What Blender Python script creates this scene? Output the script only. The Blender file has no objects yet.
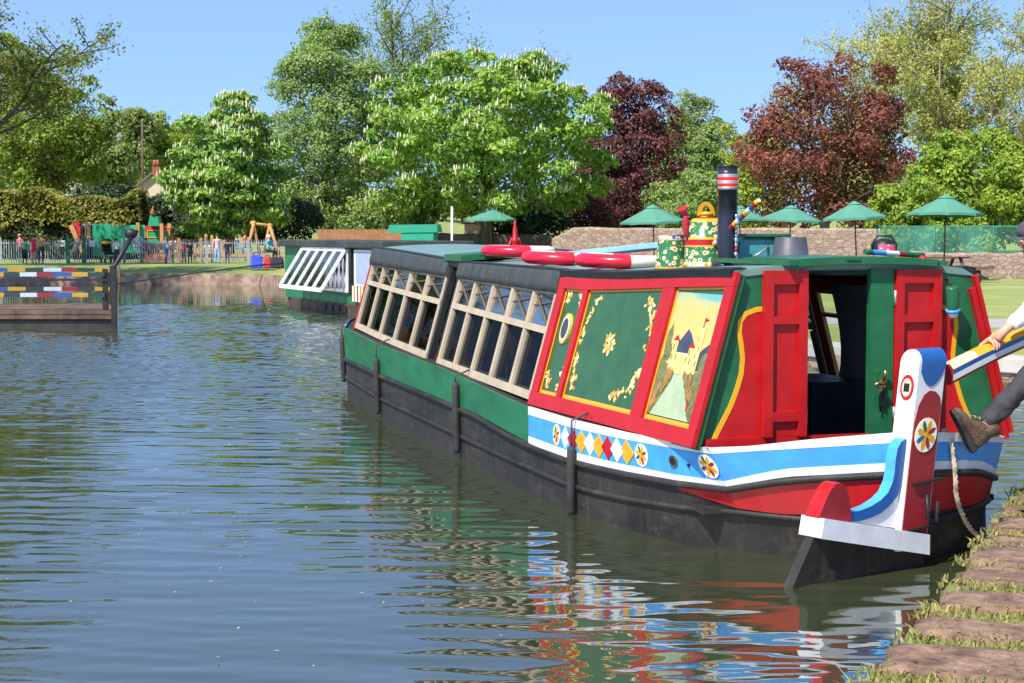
import bpy, math, random
import numpy as np
from mathutils import Vector, Matrix, Euler
R = math.radians
SC = bpy.context.scene
COL = SC.collection
random.seed(7)

# ------------------------------------------------------------------ camera, sky, sun, exposure
FPX, HZ, HC = 1700.0, 232.0, 2.05
PITCH = math.atan((341.5 - HZ) / FPX)
cam_d = bpy.data.cameras.new('camera')
cam = bpy.data.objects.new('camera', cam_d)
COL.objects.link(cam)
cam.location = (0, 0, HC)
cam.rotation_euler = (math.pi / 2 - PITCH, 0, 0)
cam_d.sensor_width = 36.0
cam_d.lens = 36.0 * FPX / 1024.0
cam_d.clip_end = 4000
cam_d.clip_start = 0.1
SC.camera = cam

SUN_EL, SUN_AZ = R(51), R(216)         # azimuth of the sun measured clockwise from +Y: behind-left of the camera
W = bpy.data.worlds.new('World')
SC.world = W
W.use_nodes = True
nt = W.node_tree
nt.nodes.clear()
sky = nt.nodes.new('ShaderNodeTexSky')
sky.sky_type = 'NISHITA'
sky.sun_disc = False
sky.sun_elevation = SUN_EL
sky.sun_rotation = SUN_AZ
sky.air_density = 1.0
sky.dust_density = 0.3
sky.ozone_density = 3.2
tcw = nt.nodes.new('ShaderNodeTexCoord'); mpw = nt.nodes.new('ShaderNodeMapping')
mpw.inputs['Location'].default_value = (0, 0, 0.27)          # start the sky above its milky horizon layer
nt.links.new(tcw.outputs['Generated'], mpw.inputs[0]); nt.links.new(mpw.outputs[0], sky.inputs[0])
bg = nt.nodes.new('ShaderNodeBackground')
bg.inputs['Strength'].default_value = 0.15
wo = nt.nodes.new('ShaderNodeOutputWorld')
nt.links.new(sky.outputs[0], bg.inputs['Color'])
nt.links.new(bg.outputs[0], wo.inputs['Surface'])
sun_d = bpy.data.lights.new('sun', 'SUN')
sun_d.energy = 4.4
sun_d.angle = R(0.6)
sun_d.color = (1.0, 0.955, 0.87)
sun = bpy.data.objects.new('sun', sun_d)
COL.objects.link(sun)
sdir = Vector((math.sin(SUN_AZ) * math.cos(SUN_EL), math.cos(SUN_AZ) * math.cos(SUN_EL), math.sin(SUN_EL)))
sun.rotation_euler = sdir.to_track_quat('Z', 'Y').to_euler()
sun.location = (-20, -20, 30)
SC.view_settings.view_transform = 'Standard'
SC.view_settings.look = 'None'
SC.view_settings.exposure = 1.0
SC.view_settings.gamma = 1.0
SC.view_settings.use_curve_mapping = False
SC.cycles.max_bounces = 8
SC.cycles.transparent_max_bounces = 12
SC.cycles.use_denoising = True

_fw = np.array([0, math.cos(PITCH), -math.sin(PITCH)])
_up = np.array([0, math.sin(PITCH), math.cos(PITCH)])
_rt = np.array([1.0, 0, 0])
def ray(u, v):
    return _rt * (u - 512) / FPX + _up * (341.5 - v) / FPX + _fw
def at(u, v, Y):
    """world point seen at photo position (u, v) at distance Y"""
    d = ray(u, v)
    p = np.array([0, 0, HC]) + d * (Y / d[1])
    return Vector(p)
def atz(u, v, z):
    d = ray(u, v)
    return Vector(np.array([0, 0, HC]) + d * ((z - HC) / d[2]))

# ------------------------------------------------------------------ materials
MATS = {}
def newmat(name):
    m = bpy.data.materials.new(name)
    m.use_nodes = True
    n = m.node_tree.nodes
    return m, n, m.node_tree.links, n['Principled BSDF']
def paint(name, c, rough=0.35, var=0.12, scale=6.0, dirt=0.0, metal=0.0, bump=0.0, bscale=40.0, stretch=(1, 1, 1), coat=0.0, c2=None, streak=0.0, streakc=(0.10, 0.055, 0.03)):
    if name in MATS: return MATS[name]
    m, n, l, p = newmat(name)
    tc = n.new('ShaderNodeTexCoord'); mp = n.new('ShaderNodeMapping'); mp.inputs['Scale'].default_value = stretch
    l.new(tc.outputs['Object'], mp.inputs['Vector'])
    nz = n.new('ShaderNodeTexNoise'); nz.inputs['Scale'].default_value = scale; nz.inputs['Detail'].default_value = 6; nz.inputs['Roughness'].default_value = 0.65
    l.new(mp.outputs[0], nz.inputs['Vector'])
    cr = n.new('ShaderNodeValToRGB')
    cr.color_ramp.elements[0].position = 0.3; cr.color_ramp.elements[1].position = 0.72
    a = tuple(x * (1 - var) for x in c); b = tuple(min(1, x * (1 + var) + 0.02 * var) for x in c)
    if c2: b = c2
    cr.color_ramp.elements[0].color = a + (1,); cr.color_ramp.elements[1].color = b + (1,)
    l.new(nz.outputs['Fac'], cr.inputs[0])
    out = cr.outputs[0]
    if dirt:
        nd = n.new('ShaderNodeTexNoise'); nd.inputs['Scale'].default_value = scale * 3.1; nd.inputs['Detail'].default_value = 8; nd.inputs['Roughness'].default_value = 0.75
        l.new(mp.outputs[0], nd.inputs['Vector'])
        rd = n.new('ShaderNodeValToRGB'); rd.color_ramp.elements[0].position = 0.55; rd.color_ramp.elements[1].position = 0.75
        rd.color_ramp.elements[0].color = (0, 0, 0, 1); rd.color_ramp.elements[1].color = (dirt, dirt, dirt, 1)
        l.new(nd.outputs['Fac'], rd.inputs[0])
        mx = n.new('ShaderNodeMix'); mx.data_type = 'RGBA'
        l.new(rd.outputs[0], mx.inputs[0]); l.new(out, mx.inputs[6]); mx.inputs[7].default_value = (0.16, 0.14, 0.11, 1)
        out = mx.outputs[2]
    if streak:
        ms = n.new('ShaderNodeMapping'); ms.inputs['Scale'].default_value = (9, 9, 1.1); l.new(tc.outputs['Object'], ms.inputs[0])
        ns = n.new('ShaderNodeTexNoise'); ns.inputs['Scale'].default_value = 1.6; ns.inputs['Detail'].default_value = 7; ns.inputs['Roughness'].default_value = 0.7
        l.new(ms.outputs[0], ns.inputs['Vector'])
        rs = n.new('ShaderNodeValToRGB'); rs.color_ramp.elements[0].position = 0.52; rs.color_ramp.elements[1].position = 0.80
        rs.color_ramp.elements[0].color = (0, 0, 0, 1); rs.color_ramp.elements[1].color = (streak, streak, streak, 1)
        l.new(ns.outputs['Fac'], rs.inputs[0])
        mz = n.new('ShaderNodeMix'); mz.data_type = 'RGBA'; l.new(rs.outputs[0], mz.inputs[0]); l.new(out, mz.inputs[6]); mz.inputs[7].default_value = streakc + (1,)
        out = mz.outputs[2]
    l.new(out, p.inputs['Base Color'])
    rr = n.new('ShaderNodeMapRange'); rr.inputs[3].default_value = max(0.02, rough - 0.1); rr.inputs[4].default_value = min(1, rough + 0.12)
    l.new(nz.outputs['Fac'], rr.inputs[0]); l.new(rr.outputs[0], p.inputs['Roughness'])
    p.inputs['Metallic'].default_value = metal
    p.inputs['Specular IOR Level'].default_value = 0.35
    if coat: p.inputs['Coat Weight'].default_value = coat
    if bump:
        nb = n.new('ShaderNodeTexNoise'); nb.inputs['Scale'].default_value = bscale; nb.inputs['Detail'].default_value = 5
        l.new(mp.outputs[0], nb.inputs['Vector'])
        bp = n.new('ShaderNodeBump'); bp.inputs['Strength'].default_value = bump; bp.inputs['Distance'].default_value = 0.02
        l.new(nb.outputs['Fac'], bp.inputs['Height']); l.new(bp.outputs[0], p.inputs['Normal'])
    MATS[name] = m
    return m
def leafmat(name, c1, c2, trans=0.3, rough=0.5):
    if name in MATS: return MATS[name]
    m, n, l, p = newmat(name)
    g = n.new('ShaderNodeNewGeometry')
    tc = n.new('ShaderNodeTexCoord')
    nz = n.new('ShaderNodeTexNoise'); nz.inputs['Scale'].default_value = 0.45; nz.inputs['Detail'].default_value = 3
    l.new(tc.outputs['Object'], nz.inputs['Vector'])
    ad = n.new('ShaderNodeMath'); ad.operation = 'MULTIPLY_ADD'; ad.inputs[1].default_value = 0.62
    l.new(g.outputs['Random Per Island'], ad.inputs[0])
    sb = n.new('ShaderNodeMath'); sb.operation = 'MULTIPLY_ADD'; sb.inputs[1].default_value = 1.5; sb.inputs[2].default_value = -0.55
    l.new(nz.outputs['Fac'], sb.inputs[0]); l.new(sb.outputs[0], ad.inputs[2])
    cr = n.new('ShaderNodeValToRGB')
    cr.color_ramp.elements[0].color = c1 + (1,); cr.color_ramp.elements[1].color = c2 + (1,)
    l.new(ad.outputs[0], cr.inputs[0])
    l.new(cr.outputs[0], p.inputs['Base Color'])
    p.inputs['Roughness'].default_value = rough
    p.inputs['Specular IOR Level'].default_value = 0.35
    tr = n.new('ShaderNodeBsdfTranslucent')
    br = n.new('ShaderNodeMix'); br.data_type = 'RGBA'; br.blend_type = 'MULTIPLY'; br.inputs[0].default_value = 1
    l.new(cr.outputs[0], br.inputs[6]); br.inputs[7].default_value = (1.25, 1.3, 0.6, 1)
    l.new(br.outputs[2], tr.inputs['Color'])
    mx = n.new('ShaderNodeMixShader'); mx.inputs[0].default_value = trans
    l.new(p.outputs[0], mx.inputs[1]); l.new(tr.outputs[0], mx.inputs[2])
    l.new(mx.outputs[0], n['Material Output'].inputs['Surface'])
    MATS[name] = m
    return m
def glassmat(name, tint=(0.9, 0.95, 0.95), refl=0.12, rough=0.02, rmax=0.9):
    if name in MATS: return MATS[name]
    m, n, l, p = newmat(name)
    n.remove(p)
    t = n.new('ShaderNodeBsdfTransparent'); t.inputs[0].default_value = tint + (1,)
    g = n.new('ShaderNodeBsdfGlossy'); g.inputs['Roughness'].default_value = rough
    lw = n.new('ShaderNodeLayerWeight'); lw.inputs[0].default_value = 0.5
    mr = n.new('ShaderNodeMapRange'); mr.inputs[3].default_value = refl; mr.inputs[4].default_value = rmax
    pw = n.new('ShaderNodeMath'); pw.operation = 'POWER'; pw.inputs[1].default_value = 2.5
    l.new(lw.outputs['Facing'], pw.inputs[0]); l.new(pw.outputs[0], mr.inputs[0])
    mx = n.new('ShaderNodeMixShader')
    l.new(mr.outputs[0], mx.inputs[0]); l.new(t.outputs[0], mx.inputs[1]); l.new(g.outputs[0], mx.inputs[2])
    l.new(mx.outputs[0], n['Material Output'].inputs['Surface'])
    MATS[name] = m
    return m

RED = paint('red_paint', (0.35, 0.004, 0.006), 0.42, 0.14, dirt=0.10, bump=0.08, bscale=7, streak=0.3, streakc=(0.22, 0.02, 0.02))
DRED = paint('dark_red_paint', (0.24, 0.013, 0.018), 0.4, 0.15, dirt=0.08)
GREEN = paint('green_paint', (0.010, 0.098, 0.038), 0.32, 0.2, dirt=0.14, bump=0.08, bscale=7)
PGREEN = paint('panel_green_paint', (0.020, 0.080, 0.022), 0.28, 0.2, dirt=0.06, bump=0.06, bscale=6)
LGREEN = paint('side_green_paint', (0.008, 0.12, 0.045), 0.35, 0.22, 3.0, dirt=0.25, stretch=(1, 0.5, 2), bump=0.10, bscale=5, streak=0.4, streakc=(0.05, 0.10, 0.06))
BLUE = paint('blue_paint', (0.045, 0.27, 0.62), 0.4, 0.12, dirt=0.16, bump=0.06, bscale=8, streak=0.22, streakc=(0.10, 0.16, 0.24))
RBLUE = paint('royal_blue_paint', (0.015, 0.085, 0.28), 0.3, 0.1)
NBLUE = paint('navy_paint', (0.012, 0.022, 0.10), 0.35, 0.15)
WHITE = paint('white_paint', (0.62, 0.62, 0.615), 0.4, 0.07, dirt=0.26, bump=0.06, bscale=8, streak=0.30, streakc=(0.30, 0.25, 0.19))
CREAM = paint('cream_paint', (0.48, 0.41, 0.29), 0.4, 0.08, dirt=0.12)
BEIGE = paint('beige_paint', (0.37, 0.30, 0.205), 0.5, 0.14, 5, dirt=0.3, bump=0.1, bscale=20)
YELLOW = paint('yellow_paint', (0.60, 0.29, 0.012), 0.35, 0.06)
BLACK = paint('black_paint', (0.009, 0.009, 0.009), 0.5, 0.3)
HULLB = paint('hull_bitumen', (0.008, 0.0075, 0.007), 0.62, 0.5, 2.2, dirt=0.3, bump=0.25, bscale=14, stretch=(1, 0.35, 1.2), c2=(0.030, 0.027, 0.023), streak=0.55, streakc=(0.085, 0.062, 0.048))
CANVAS = paint('black_canvas', (0.036, 0.040, 0.036), 0.5, 0.35, 4, bump=0.25, bscale=9, stretch=(1, 4, 1))
ROOFG = paint('roof_grey_green', (0.13, 0.21, 0.185), 0.35, 0.15, 3, dirt=0.12)
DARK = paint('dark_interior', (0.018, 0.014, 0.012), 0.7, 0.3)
WOODI = paint('interior_wood', (0.16, 0.060, 0.018), 0.5, 0.3)
BRASS = paint('brass', (0.50, 0.38, 0.16), 0.3, 0.1, metal=1.0)
STEEL = paint('steel', (0.32, 0.33, 0.34), 0.45, 0.2, metal=0.7)
RUBBER = paint('fender_rubber', (0.02, 0.019, 0.018), 0.7, 0.4)
ROPE = paint('rope', (0.42, 0.34, 0.24), 0.9, 0.3, 60)
GLASS = glassmat('window_glass', (0.80, 0.86, 0.86), 0.02, 0.02, 0.10)
GLASSP = glassmat('cabin_glass', (0.42, 0.45, 0.45), 0.02, 0.02, 0.08)
GLASSM = glassmat('hopper_glass', (0.45, 0.50, 0.52), 0.5, 0.04, 0.9)
CURTAIN = paint('curtain', (0.16, 0.17, 0.21), 0.9, 0.2)
WOOD = paint('weathered_wood', (0.22, 0.15, 0.09), 0.8, 0.35, 5, bump=0.3, stretch=(6, 1, 1))
WOODO = paint('orange_wood', (0.42, 0.20, 0.07), 0.7, 0.2, 5)
BROWNF = paint('brown_fence_wood', (0.30, 0.13, 0.065), 0.8, 0.25, 3)
FGREY = paint('fence_grey', (0.25, 0.28, 0.30), 0.45, 0.1)
PARASOL = paint('parasol_green', (0.065, 0.205, 0.14), 0.85, 0.12, 2)
PLASTICG = paint('play_green', (0.02, 0.26, 0.12), 0.4, 0.08)
GREYB = paint('grey_bucket', (0.06, 0.06, 0.08), 0.5, 0.25, dirt=0.1)

# ------------------------------------------------------------------ mesh builder
class MB:
    def __init__(s):
        s.v = []; s.f = []; s.m = []; s.s = []
    def add(s, vs, fs, mat=0, smooth=False):
        o = len(s.v)
        s.v += [tuple(p) for p in vs]
        for f in fs:
            s.f.append([i + o for i in f]); s.m.append(mat); s.s.append(smooth)
    def hexa(s, p, mat=0):
        # p: 4 bottom (ccw), 4 top
        s.add(p, [(3, 2, 1, 0), (4, 5, 6, 7), (0, 1, 5, 4), (1, 2, 6, 5), (2, 3, 7, 6), (3, 0, 4, 7)], mat)
    def box(s, c, d, rot=None, mat=0):
        x, y, z = d[0] / 2, d[1] / 2, d[2] / 2
        P = [Vector(q) for q in [(-x, -y, -z), (x, -y, -z), (x, y, -z), (-x, y, -z), (-x, -y, z), (x, -y, z), (x, y, z), (-x, y, z)]]
        if rot is not None:
            M = rot if isinstance(rot, Matrix) else Euler(rot).to_matrix()
            P = [M @ q for q in P]
        s.hexa([q + Vector(c) for q in P], mat)
    def bar(s, a, b, w, h, up=(0, 0, 1), mat=0):
        a, b = Vector(a), Vector(b); d = (b - a).normalized(); u = Vector(up)
        if abs(d.dot(u)) > 0.98: u = Vector((0, 1, 0))
        x = d.cross(u).normalized(); y = x.cross(d).normalized()
        o = [(-1, -1), (1, -1), (1, 1), (-1, 1)]
        s.hexa([a + x * i * w / 2 + y * j * h / 2 for i, j in o] + [b + x * i * w / 2 + y * j * h / 2 for i, j in o], mat)
    def prism(s, A, B, mat=0, sidemat=None, smooth=False):
        n = len(A)
        s.add(list(A) + list(B), [list(range(n))[::-1], list(range(n, 2 * n))], mat)
        s.add(list(A) + list(B), [(i, (i + 1) % n, (i + 1) % n + n, i + n) for i in range(n)], mat if sidemat is None else sidemat, smooth)
    def tube(s, path, rad, n=8, mat=0, caps=True, mats=None):
        path = [Vector(p) for p in path]
        if not hasattr(rad, '__len__'): rad = [rad] * len(path)
        prev = None; vs = []
        for i, p in enumerate(path):
            d = (path[min(i + 1, len(path) - 1)] - path[max(i - 1, 0)]).normalized()
            if prev is None:
                u = Vector((0, 0, 1)) if abs(d.z) < 0.9 else Vector((1, 0, 0))
                x = d.cross(u).normalized()
            else:
                x = (prev - d * prev.dot(d)).normalized()
            y = d.cross(x); prev = x
            for k in range(n):
                a = 2 * math.pi * k / n
                vs.append(p + (x * math.cos(a) + y * math.sin(a)) * rad[i])
        o = len(s.v)
        s.v += [tuple(q) for q in vs]
        for i in range(len(path) - 1):
            for k in range(n):
                k2 = (k + 1) % n
                s.f.append([o + i * n + k, o + i * n + k2, o + (i + 1) * n + k2, o + (i + 1) * n + k]); s.m.append(mats[i] if mats else mat); s.s.append(True)
        if caps:
            s.f.append([o + k for k in range(n)][::-1]); s.m.append(mats[0] if mats else mat); s.s.append(False)
            e = o + (len(path) - 1) * n
            s.f.append([e + k for k in range(n)]); s.m.append(mats[-1] if mats else mat); s.s.append(False)
    def lathe(s, prof, c=(0, 0, 0), n=24, mat=0, mats=None, rot=None, sx=1, sy=1):
        c = Vector(c); vs = []
        for r, z in prof:
            for k in range(n):
                a = 2 * math.pi * k / n
                q = Vector((r * math.cos(a) * sx, r * math.sin(a) * sy, z))
                if rot is not None: q = rot @ q
                vs.append(q + c)
        o = len(s.v); s.v += [tuple(q) for q in vs]
        for i in range(len(prof) - 1):
            for k in range(n):
                k2 = (k + 1) % n
                s.f.append([o + i * n + k, o + i * n + k2, o + (i + 1) * n + k2, o + (i + 1) * n + k]); s.m.append(mats[i] if mats else mat); s.s.append(True)
        for i, fl in ((0, True), (len(prof) - 1, False)):
            if prof[i][0] > 1e-4:
                f = [o + i * n + k for k in range(n)]
                s.f.append(f[::-1] if fl else f); s.m.append((mats[0] if fl else mats[-1]) if mats else mat); s.s.append(False)
    def grid(s, P, mat=0, smooth=True, close=False):
        nr, nc = len(P), len(P[0]); o = len(s.v)
        for r in P: s.v += [tuple(q) for q in r]
        for i in range(nr - 1):
            for j in range(nc - 1 + (1 if close else 0)):
                j2 = (j + 1) % nc
                s.f.append([o + i * nc + j, o + i * nc + j2, o + (i + 1) * nc + j2, o + (i + 1) * nc + j]); s.m.append(mat); s.s.append(smooth)
    def ball(s, c, r, n=10, mat=0, sc=(1, 1, 1), rot=None):
        pr = [(r * math.sin(math.pi * i / n), -r * math.cos(math.pi * i / n)) for i in range(n + 1)]
        pr[0] = (1e-5, pr[0][1]); pr[-1] = (1e-5, pr[-1][1])
        M = Matrix.Diagonal(sc).to_3x3() if hasattr(Matrix, 'Diagonal') else None
        if rot is not None: M = rot @ M
        s.lathe(pr, c, n * 2, mat, rot=M)
    def build(s, name, mats, parent=None, bevel=0.0, loc=None):
        me = bpy.data.meshes.new(name)
        me.from_pydata(s.v, [], s.f)
        if not isinstance(mats, (list, tuple)): mats = [mats]
        for m in mats: me.materials.append(m)
        me.polygons.foreach_set('material_index', s.m)
        me.polygons.foreach_set('use_smooth', s.s)
        me.update()
        o = bpy.data.objects.new(name, me)
        COL.objects.link(o)
        if parent: o.parent = parent
        if loc: o.location = loc
        if bevel:
            b = o.modifiers.new('bevel', 'BEVEL'); b.width = bevel; b.segments = 2; b.limit_method = 'ANGLE'; b.angle_limit = R(40)
        return o
def npmesh(name, V, F, mats, parent=None, mi=None, smooth=False):
    me = bpy.data.meshes.new(name)
    V = np.asarray(V, dtype=np.float32); F = np.asarray(F, dtype=np.int32)
    k = F.shape[1]
    me.vertices.add(len(V)); me.vertices.foreach_set('co', V.ravel())
    me.loops.add(F.size); me.loops.foreach_set('vertex_index', F.ravel())
    me.polygons.add(len(F)); me.polygons.foreach_set('loop_start', np.arange(0, F.size, k, dtype=np.int32))
    me.polygons.foreach_set('loop_total', np.full(len(F), k, dtype=np.int32))
    if not isinstance(mats, (list, tuple)): mats = [mats]
    for m in mats: me.materials.append(m)
    if mi is not None: me.polygons.foreach_set('material_index', np.asarray(mi, dtype=np.int32))
    me.polygons.foreach_set('use_smooth', np.full(len(F), smooth, dtype=bool))
    me.update(calc_edges=True); me.validate()
    o = bpy.data.objects.new(name, me); COL.objects.link(o)
    if parent: o.parent = parent
    return o
def tag(o, label, cat, group=None, kind=None):
    if label: o['label'] = label
    if cat: o['category'] = cat
    if group: o['group'] = group
    if kind: o['kind'] = kind
    return o
def thing(name, label, cat, loc=(0, 0, 0), rz=0, group=None):
    o = bpy.data.objects.new(name, None); COL.objects.link(o)
    o.location = loc; o.rotation_euler = (0, 0, rz); o.empty_display_size = 0.3
    return tag(o, label, cat, group)
def struct(o):
    o['kind'] = 'structure'; return o
def copy_tree(o, parent=None):
    c = o.copy(); COL.objects.link(c)
    if parent: c.parent = parent
    for ch in list(o.children): copy_tree(ch, c)
    return c
def lerp(t, K):
    if t <= K[0][0]: return K[0][1]
    for (a, x), (b, y) in zip(K, K[1:]):
        if t <= b: return x + (y - x) * (t - a) / (b - a)
    return K[-1][1]
def smooth(a, b, x):
    t = max(0, min(1, (x - a) / (b - a))); return t * t * (3 - 2 * t)

# ------------------------------------------------------------------ water
def water_mat():
    m, n, l, p = newmat('canal_water')
    g = n.new('ShaderNodeNewGeometry')
    mp = n.new('ShaderNodeMapping'); mp.inputs['Scale'].default_value = (2.2, 7.0, 1); l.new(g.outputs['Position'], mp.inputs[0])
    z = n.new('ShaderNodeTexNoise'); z.inputs['Scale'].default_value = 1; z.inputs['Detail'].default_value = 2; l.new(mp.outputs[0], z.inputs['Vector'])
    bp = n.new('ShaderNodeBump'); bp.inputs['Strength'].default_value = 1.0; bp.inputs['Distance'].default_value = 0.0016
    l.new(z.outputs['Fac'], bp.inputs['Height']); l.new(bp.outputs[0], p.inputs['Normal'])
    p.inputs['Base Color'].default_value = (0.030, 0.036, 0.016, 1)
    p.inputs['Roughness'].default_value = 0.015
    p.inputs['IOR'].default_value = 3.1
    return m
def water_mesh():
    r = np.random.default_rng(12)
    ys = [-60.0, -5.0]; y = 3.5
    while y < 62: ys.append(y); y += 0.024 if y < 12 else (0.036 if y < 22 else (0.042 if y < 49 else 0.25))
    ys += [75.0, 200.0, 700.0]
    ys = np.array(ys); nc = 330
    sx = np.linspace(-1, 1, nc)
    hw = np.clip(0.36 * ys + 2.2, 2.5, 26)
    X = np.concatenate([np.full((len(ys), 1), -400.0), sx[None, :] * hw[:, None], np.full((len(ys), 1), 400.0)], 1)
    Y = np.repeat(ys[:, None], nc + 2, 1)
    def waves(n, l0, l1, spread, mean, slope):
        h = np.zeros_like(X); lam = np.exp(r.uniform(np.log(l0), np.log(l1), n)); th = np.radians(r.normal(mean, spread, n)); ph = r.uniform(0, 2 * np.pi, n)
        for L, t, q in zip(lam, th, ph):
            k = 2 * np.pi / L
            h += slope / k * np.sqrt(2.0 / n) * np.sin(k * (X * np.sin(t) + Y * np.cos(t)) + q + 0.7 * np.sin(0.31 * X + 0.23 * Y + q))
        return h
    def ss(a, b, v):
        t = np.clip((v - a) / (b - a), 0, 1); return t * t * (3 - 2 * t)
    wob = 1.6 * np.sin(0.35 * X + 1) + 1.1 * np.sin(0.9 * X + 0.2 * Y) + 0.6 * np.sin(2.1 * X)
    yy = Y + wob * (Y / 30)
    wind = ss(14, 27, yy) * (1 - ss(45.5, 48.5, yy)) * (0.72 + 0.28 * np.sin(0.5 * X + 0.8 * Y) * np.sin(0.33 * Y - 0.4 * X))
    lee = ss(-0.8, -5.0, X + 0.29 * (Y - 12))          # sheltered strip along the boat side
    wind = wind * (0.25 + 0.75 * lee)
    near = 1 - ss(22, 34, yy)
    patch = 0.75 + 0.35 * np.sin(0.55 * X + 0.8 * Y + 1) * np.sin(0.21 * Y * 2 - 0.3 * X)
    H_ = near * patch * waves(34, 0.22, 0.62, 9, 2, NEAR_SLOPE) + near * waves(12, 0.16, 0.30, 16, -4, 0.016) + wind * waves(40, 0.15, 0.40, 30, 10, WIND_SLOPE) + waves(10, 0.5, 1.6, 14, 0, 0.006) * (Y < 60)
    H_[:2] = 0; H_[-4:] = 0; H_[:, 0] = 0; H_[:, -1] = 0
    V = np.stack([X, Y, H_], 2).reshape(-1, 3)
    nr, ncl = X.shape; i = np.arange((nr - 1) * ncl).reshape(nr - 1, ncl)[:, :-1].ravel()
    F = np.stack([i, i + 1, i + ncl + 1, i + ncl], 1)
    o = npmesh('water', V, F, water_mat(), None, None, True)
    return struct(o)
NEAR_SLOPE, WIND_SLOPE = 0.040, 0.50
water_mesh()

# ------------------------------------------------------------------ ground
def grassmat(name, c1, c2, c3):
    m, n, l, p = newmat(name)
    g = n.new('ShaderNodeNewGeometry')
    z1 = n.new('ShaderNodeTexNoise'); z1.inputs['Scale'].default_value = 0.35; z1.inputs['Detail'].default_value = 8; z1.inputs['Roughness'].default_value = 0.7
    z2 = n.new('ShaderNodeTexNoise'); z2.inputs['Scale'].default_value = 9; z2.inputs['Detail'].default_value = 6; z2.inputs['Roughness'].default_value = 0.7
    l.new(g.outputs['Position'], z1.inputs['Vector']); l.new(g.outputs['Position'], z2.inputs['Vector'])
    ad = n.new('ShaderNodeMath'); ad.operation = 'MULTIPLY_ADD'; ad.inputs[1].default_value = 0.6; l.new(z1.outputs['Fac'], ad.inputs[0])
    sc = n.new('ShaderNodeMath'); sc.operation = 'MULTIPLY'; sc.inputs[1].default_value = 0.4; l.new(z2.outputs['Fac'], sc.inputs[0]); l.new(sc.outputs[0], ad.inputs[2])
    cr = n.new('ShaderNodeValToRGB'); e = cr.color_ramp.elements
    e[0].position = 0.36; e[0].color = c1 + (1,); e[1].position = 0.64; e[1].color = c3 + (1,); q = e.new(0.5); q.color = c2 + (1,)
    l.new(ad.outputs[0], cr.inputs[0]); l.new(cr.outputs[0], p.inputs['Base Color'])
    p.inputs['Roughness'].default_value = 0.9
    bp = n.new('ShaderNodeBump'); bp.inputs['Strength'].default_value = 0.6; bp.inputs['Distance'].default_value = 0.05
    l.new(z2.outputs['Fac'], bp.inputs['Height']); l.new(bp.outputs[0], p.inputs['Normal'])
    return m
GRASS = grassmat('grass_ground', (0.12, 0.155, 0.030), (0.20, 0.235, 0.050), (0.32, 0.30, 0.11))
STONE = paint('coping_stone', (0.19, 0.145, 0.12), 0.85, 0.35, 7, bump=0.7, bscale=22, c2=(0.34, 0.27, 0.22))
def rubble(name, c1, c2, joint):
    m, n, l, p = newmat(name)
    tc = n.new('ShaderNodeTexCoord'); mp = n.new('ShaderNodeMapping'); mp.inputs['Scale'].default_value = (3.6, 3.6, 7.5); l.new(tc.outputs['Object'], mp.inputs[0])
    nw = n.new('ShaderNodeTexNoise'); nw.inputs['Scale'].default_value = 2.5; l.new(tc.outputs['Object'], nw.inputs[0])
    ad = n.new('ShaderNodeMix'); ad.data_type = 'RGBA'; ad.blend_type = 'ADD'; ad.inputs[0].default_value = .35; l.new(mp.outputs[0], ad.inputs[6]); l.new(nw.outputs['Color'], ad.inputs[7])
    v = n.new('ShaderNodeTexVoronoi'); v.inputs['Scale'].default_value = 1.0; l.new(ad.outputs[2], v.inputs['Vector'])
    ve = n.new('ShaderNodeTexVoronoi'); ve.feature = 'DISTANCE_TO_EDGE'; ve.inputs['Scale'].default_value = 1.0; l.new(ad.outputs[2], ve.inputs['Vector'])
    sp = n.new('ShaderNodeSeparateColor'); l.new(v.outputs['Color'], sp.inputs[0])
    nz = n.new('ShaderNodeTexNoise'); nz.inputs['Scale'].default_value = 7; nz.inputs['Detail'].default_value = 7; nz.inputs['Roughness'].default_value = .75; l.new(tc.outputs['Object'], nz.inputs[0])
    mm = n.new('ShaderNodeMath'); mm.operation = 'MULTIPLY_ADD'; mm.inputs[1].default_value = .55; l.new(sp.outputs[0], mm.inputs[0])
    m2 = n.new('ShaderNodeMath'); m2.operation = 'MULTIPLY_ADD'; m2.inputs[1].default_value = 1.2; m2.inputs[2].default_value = -.35; l.new(nz.outputs['Fac'], m2.inputs[0]); l.new(m2.outputs[0], mm.inputs[2])
    cr = n.new('ShaderNodeValToRGB'); cr.color_ramp.elements[0].color = c1 + (1,); cr.color_ramp.elements[1].color = c2 + (1,); l.new(mm.outputs[0], cr.inputs[0])
    rj = n.new('ShaderNodeMapRange'); rj.inputs[1].default_value = .0; rj.inputs[2].default_value = .07; l.new(ve.outputs['Distance'], rj.inputs[0])
    mx = n.new('ShaderNodeMix'); mx.data_type = 'RGBA'; l.new(rj.outputs[0], mx.inputs[0]); mx.inputs[6].default_value = joint + (1,); l.new(cr.outputs[0], mx.inputs[7])
    l.new(mx.outputs[2], p.inputs['Base Color']); p.inputs['Roughness'].default_value = .95
    bp = n.new('ShaderNodeBump'); bp.inputs['Strength'].default_value = .6; bp.inputs['Distance'].default_value = .03; l.new(rj.outputs[0], bp.inputs['Height']); l.new(bp.outputs[0], p.inputs['Normal'])
    return m
WALLS = rubble('rubble_wall', (.16, .105, .076), (.36, .265, .205), (.16, .11, .083))
WALLS_OLD = paint('rubble_wall_plain', (0.15, 0.10, 0.078), 0.9, 0.3, 2.2, bump=1.0, bscale=4, dirt=0.6, c2=(0.36, 0.275, 0.22))
EARTHB = paint('earth_bank', (0.13, 0.085, 0.06), 0.95, 0.4, 2.2, bump=0.8, bscale=6, c2=(0.30, 0.21, 0.155))
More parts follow.
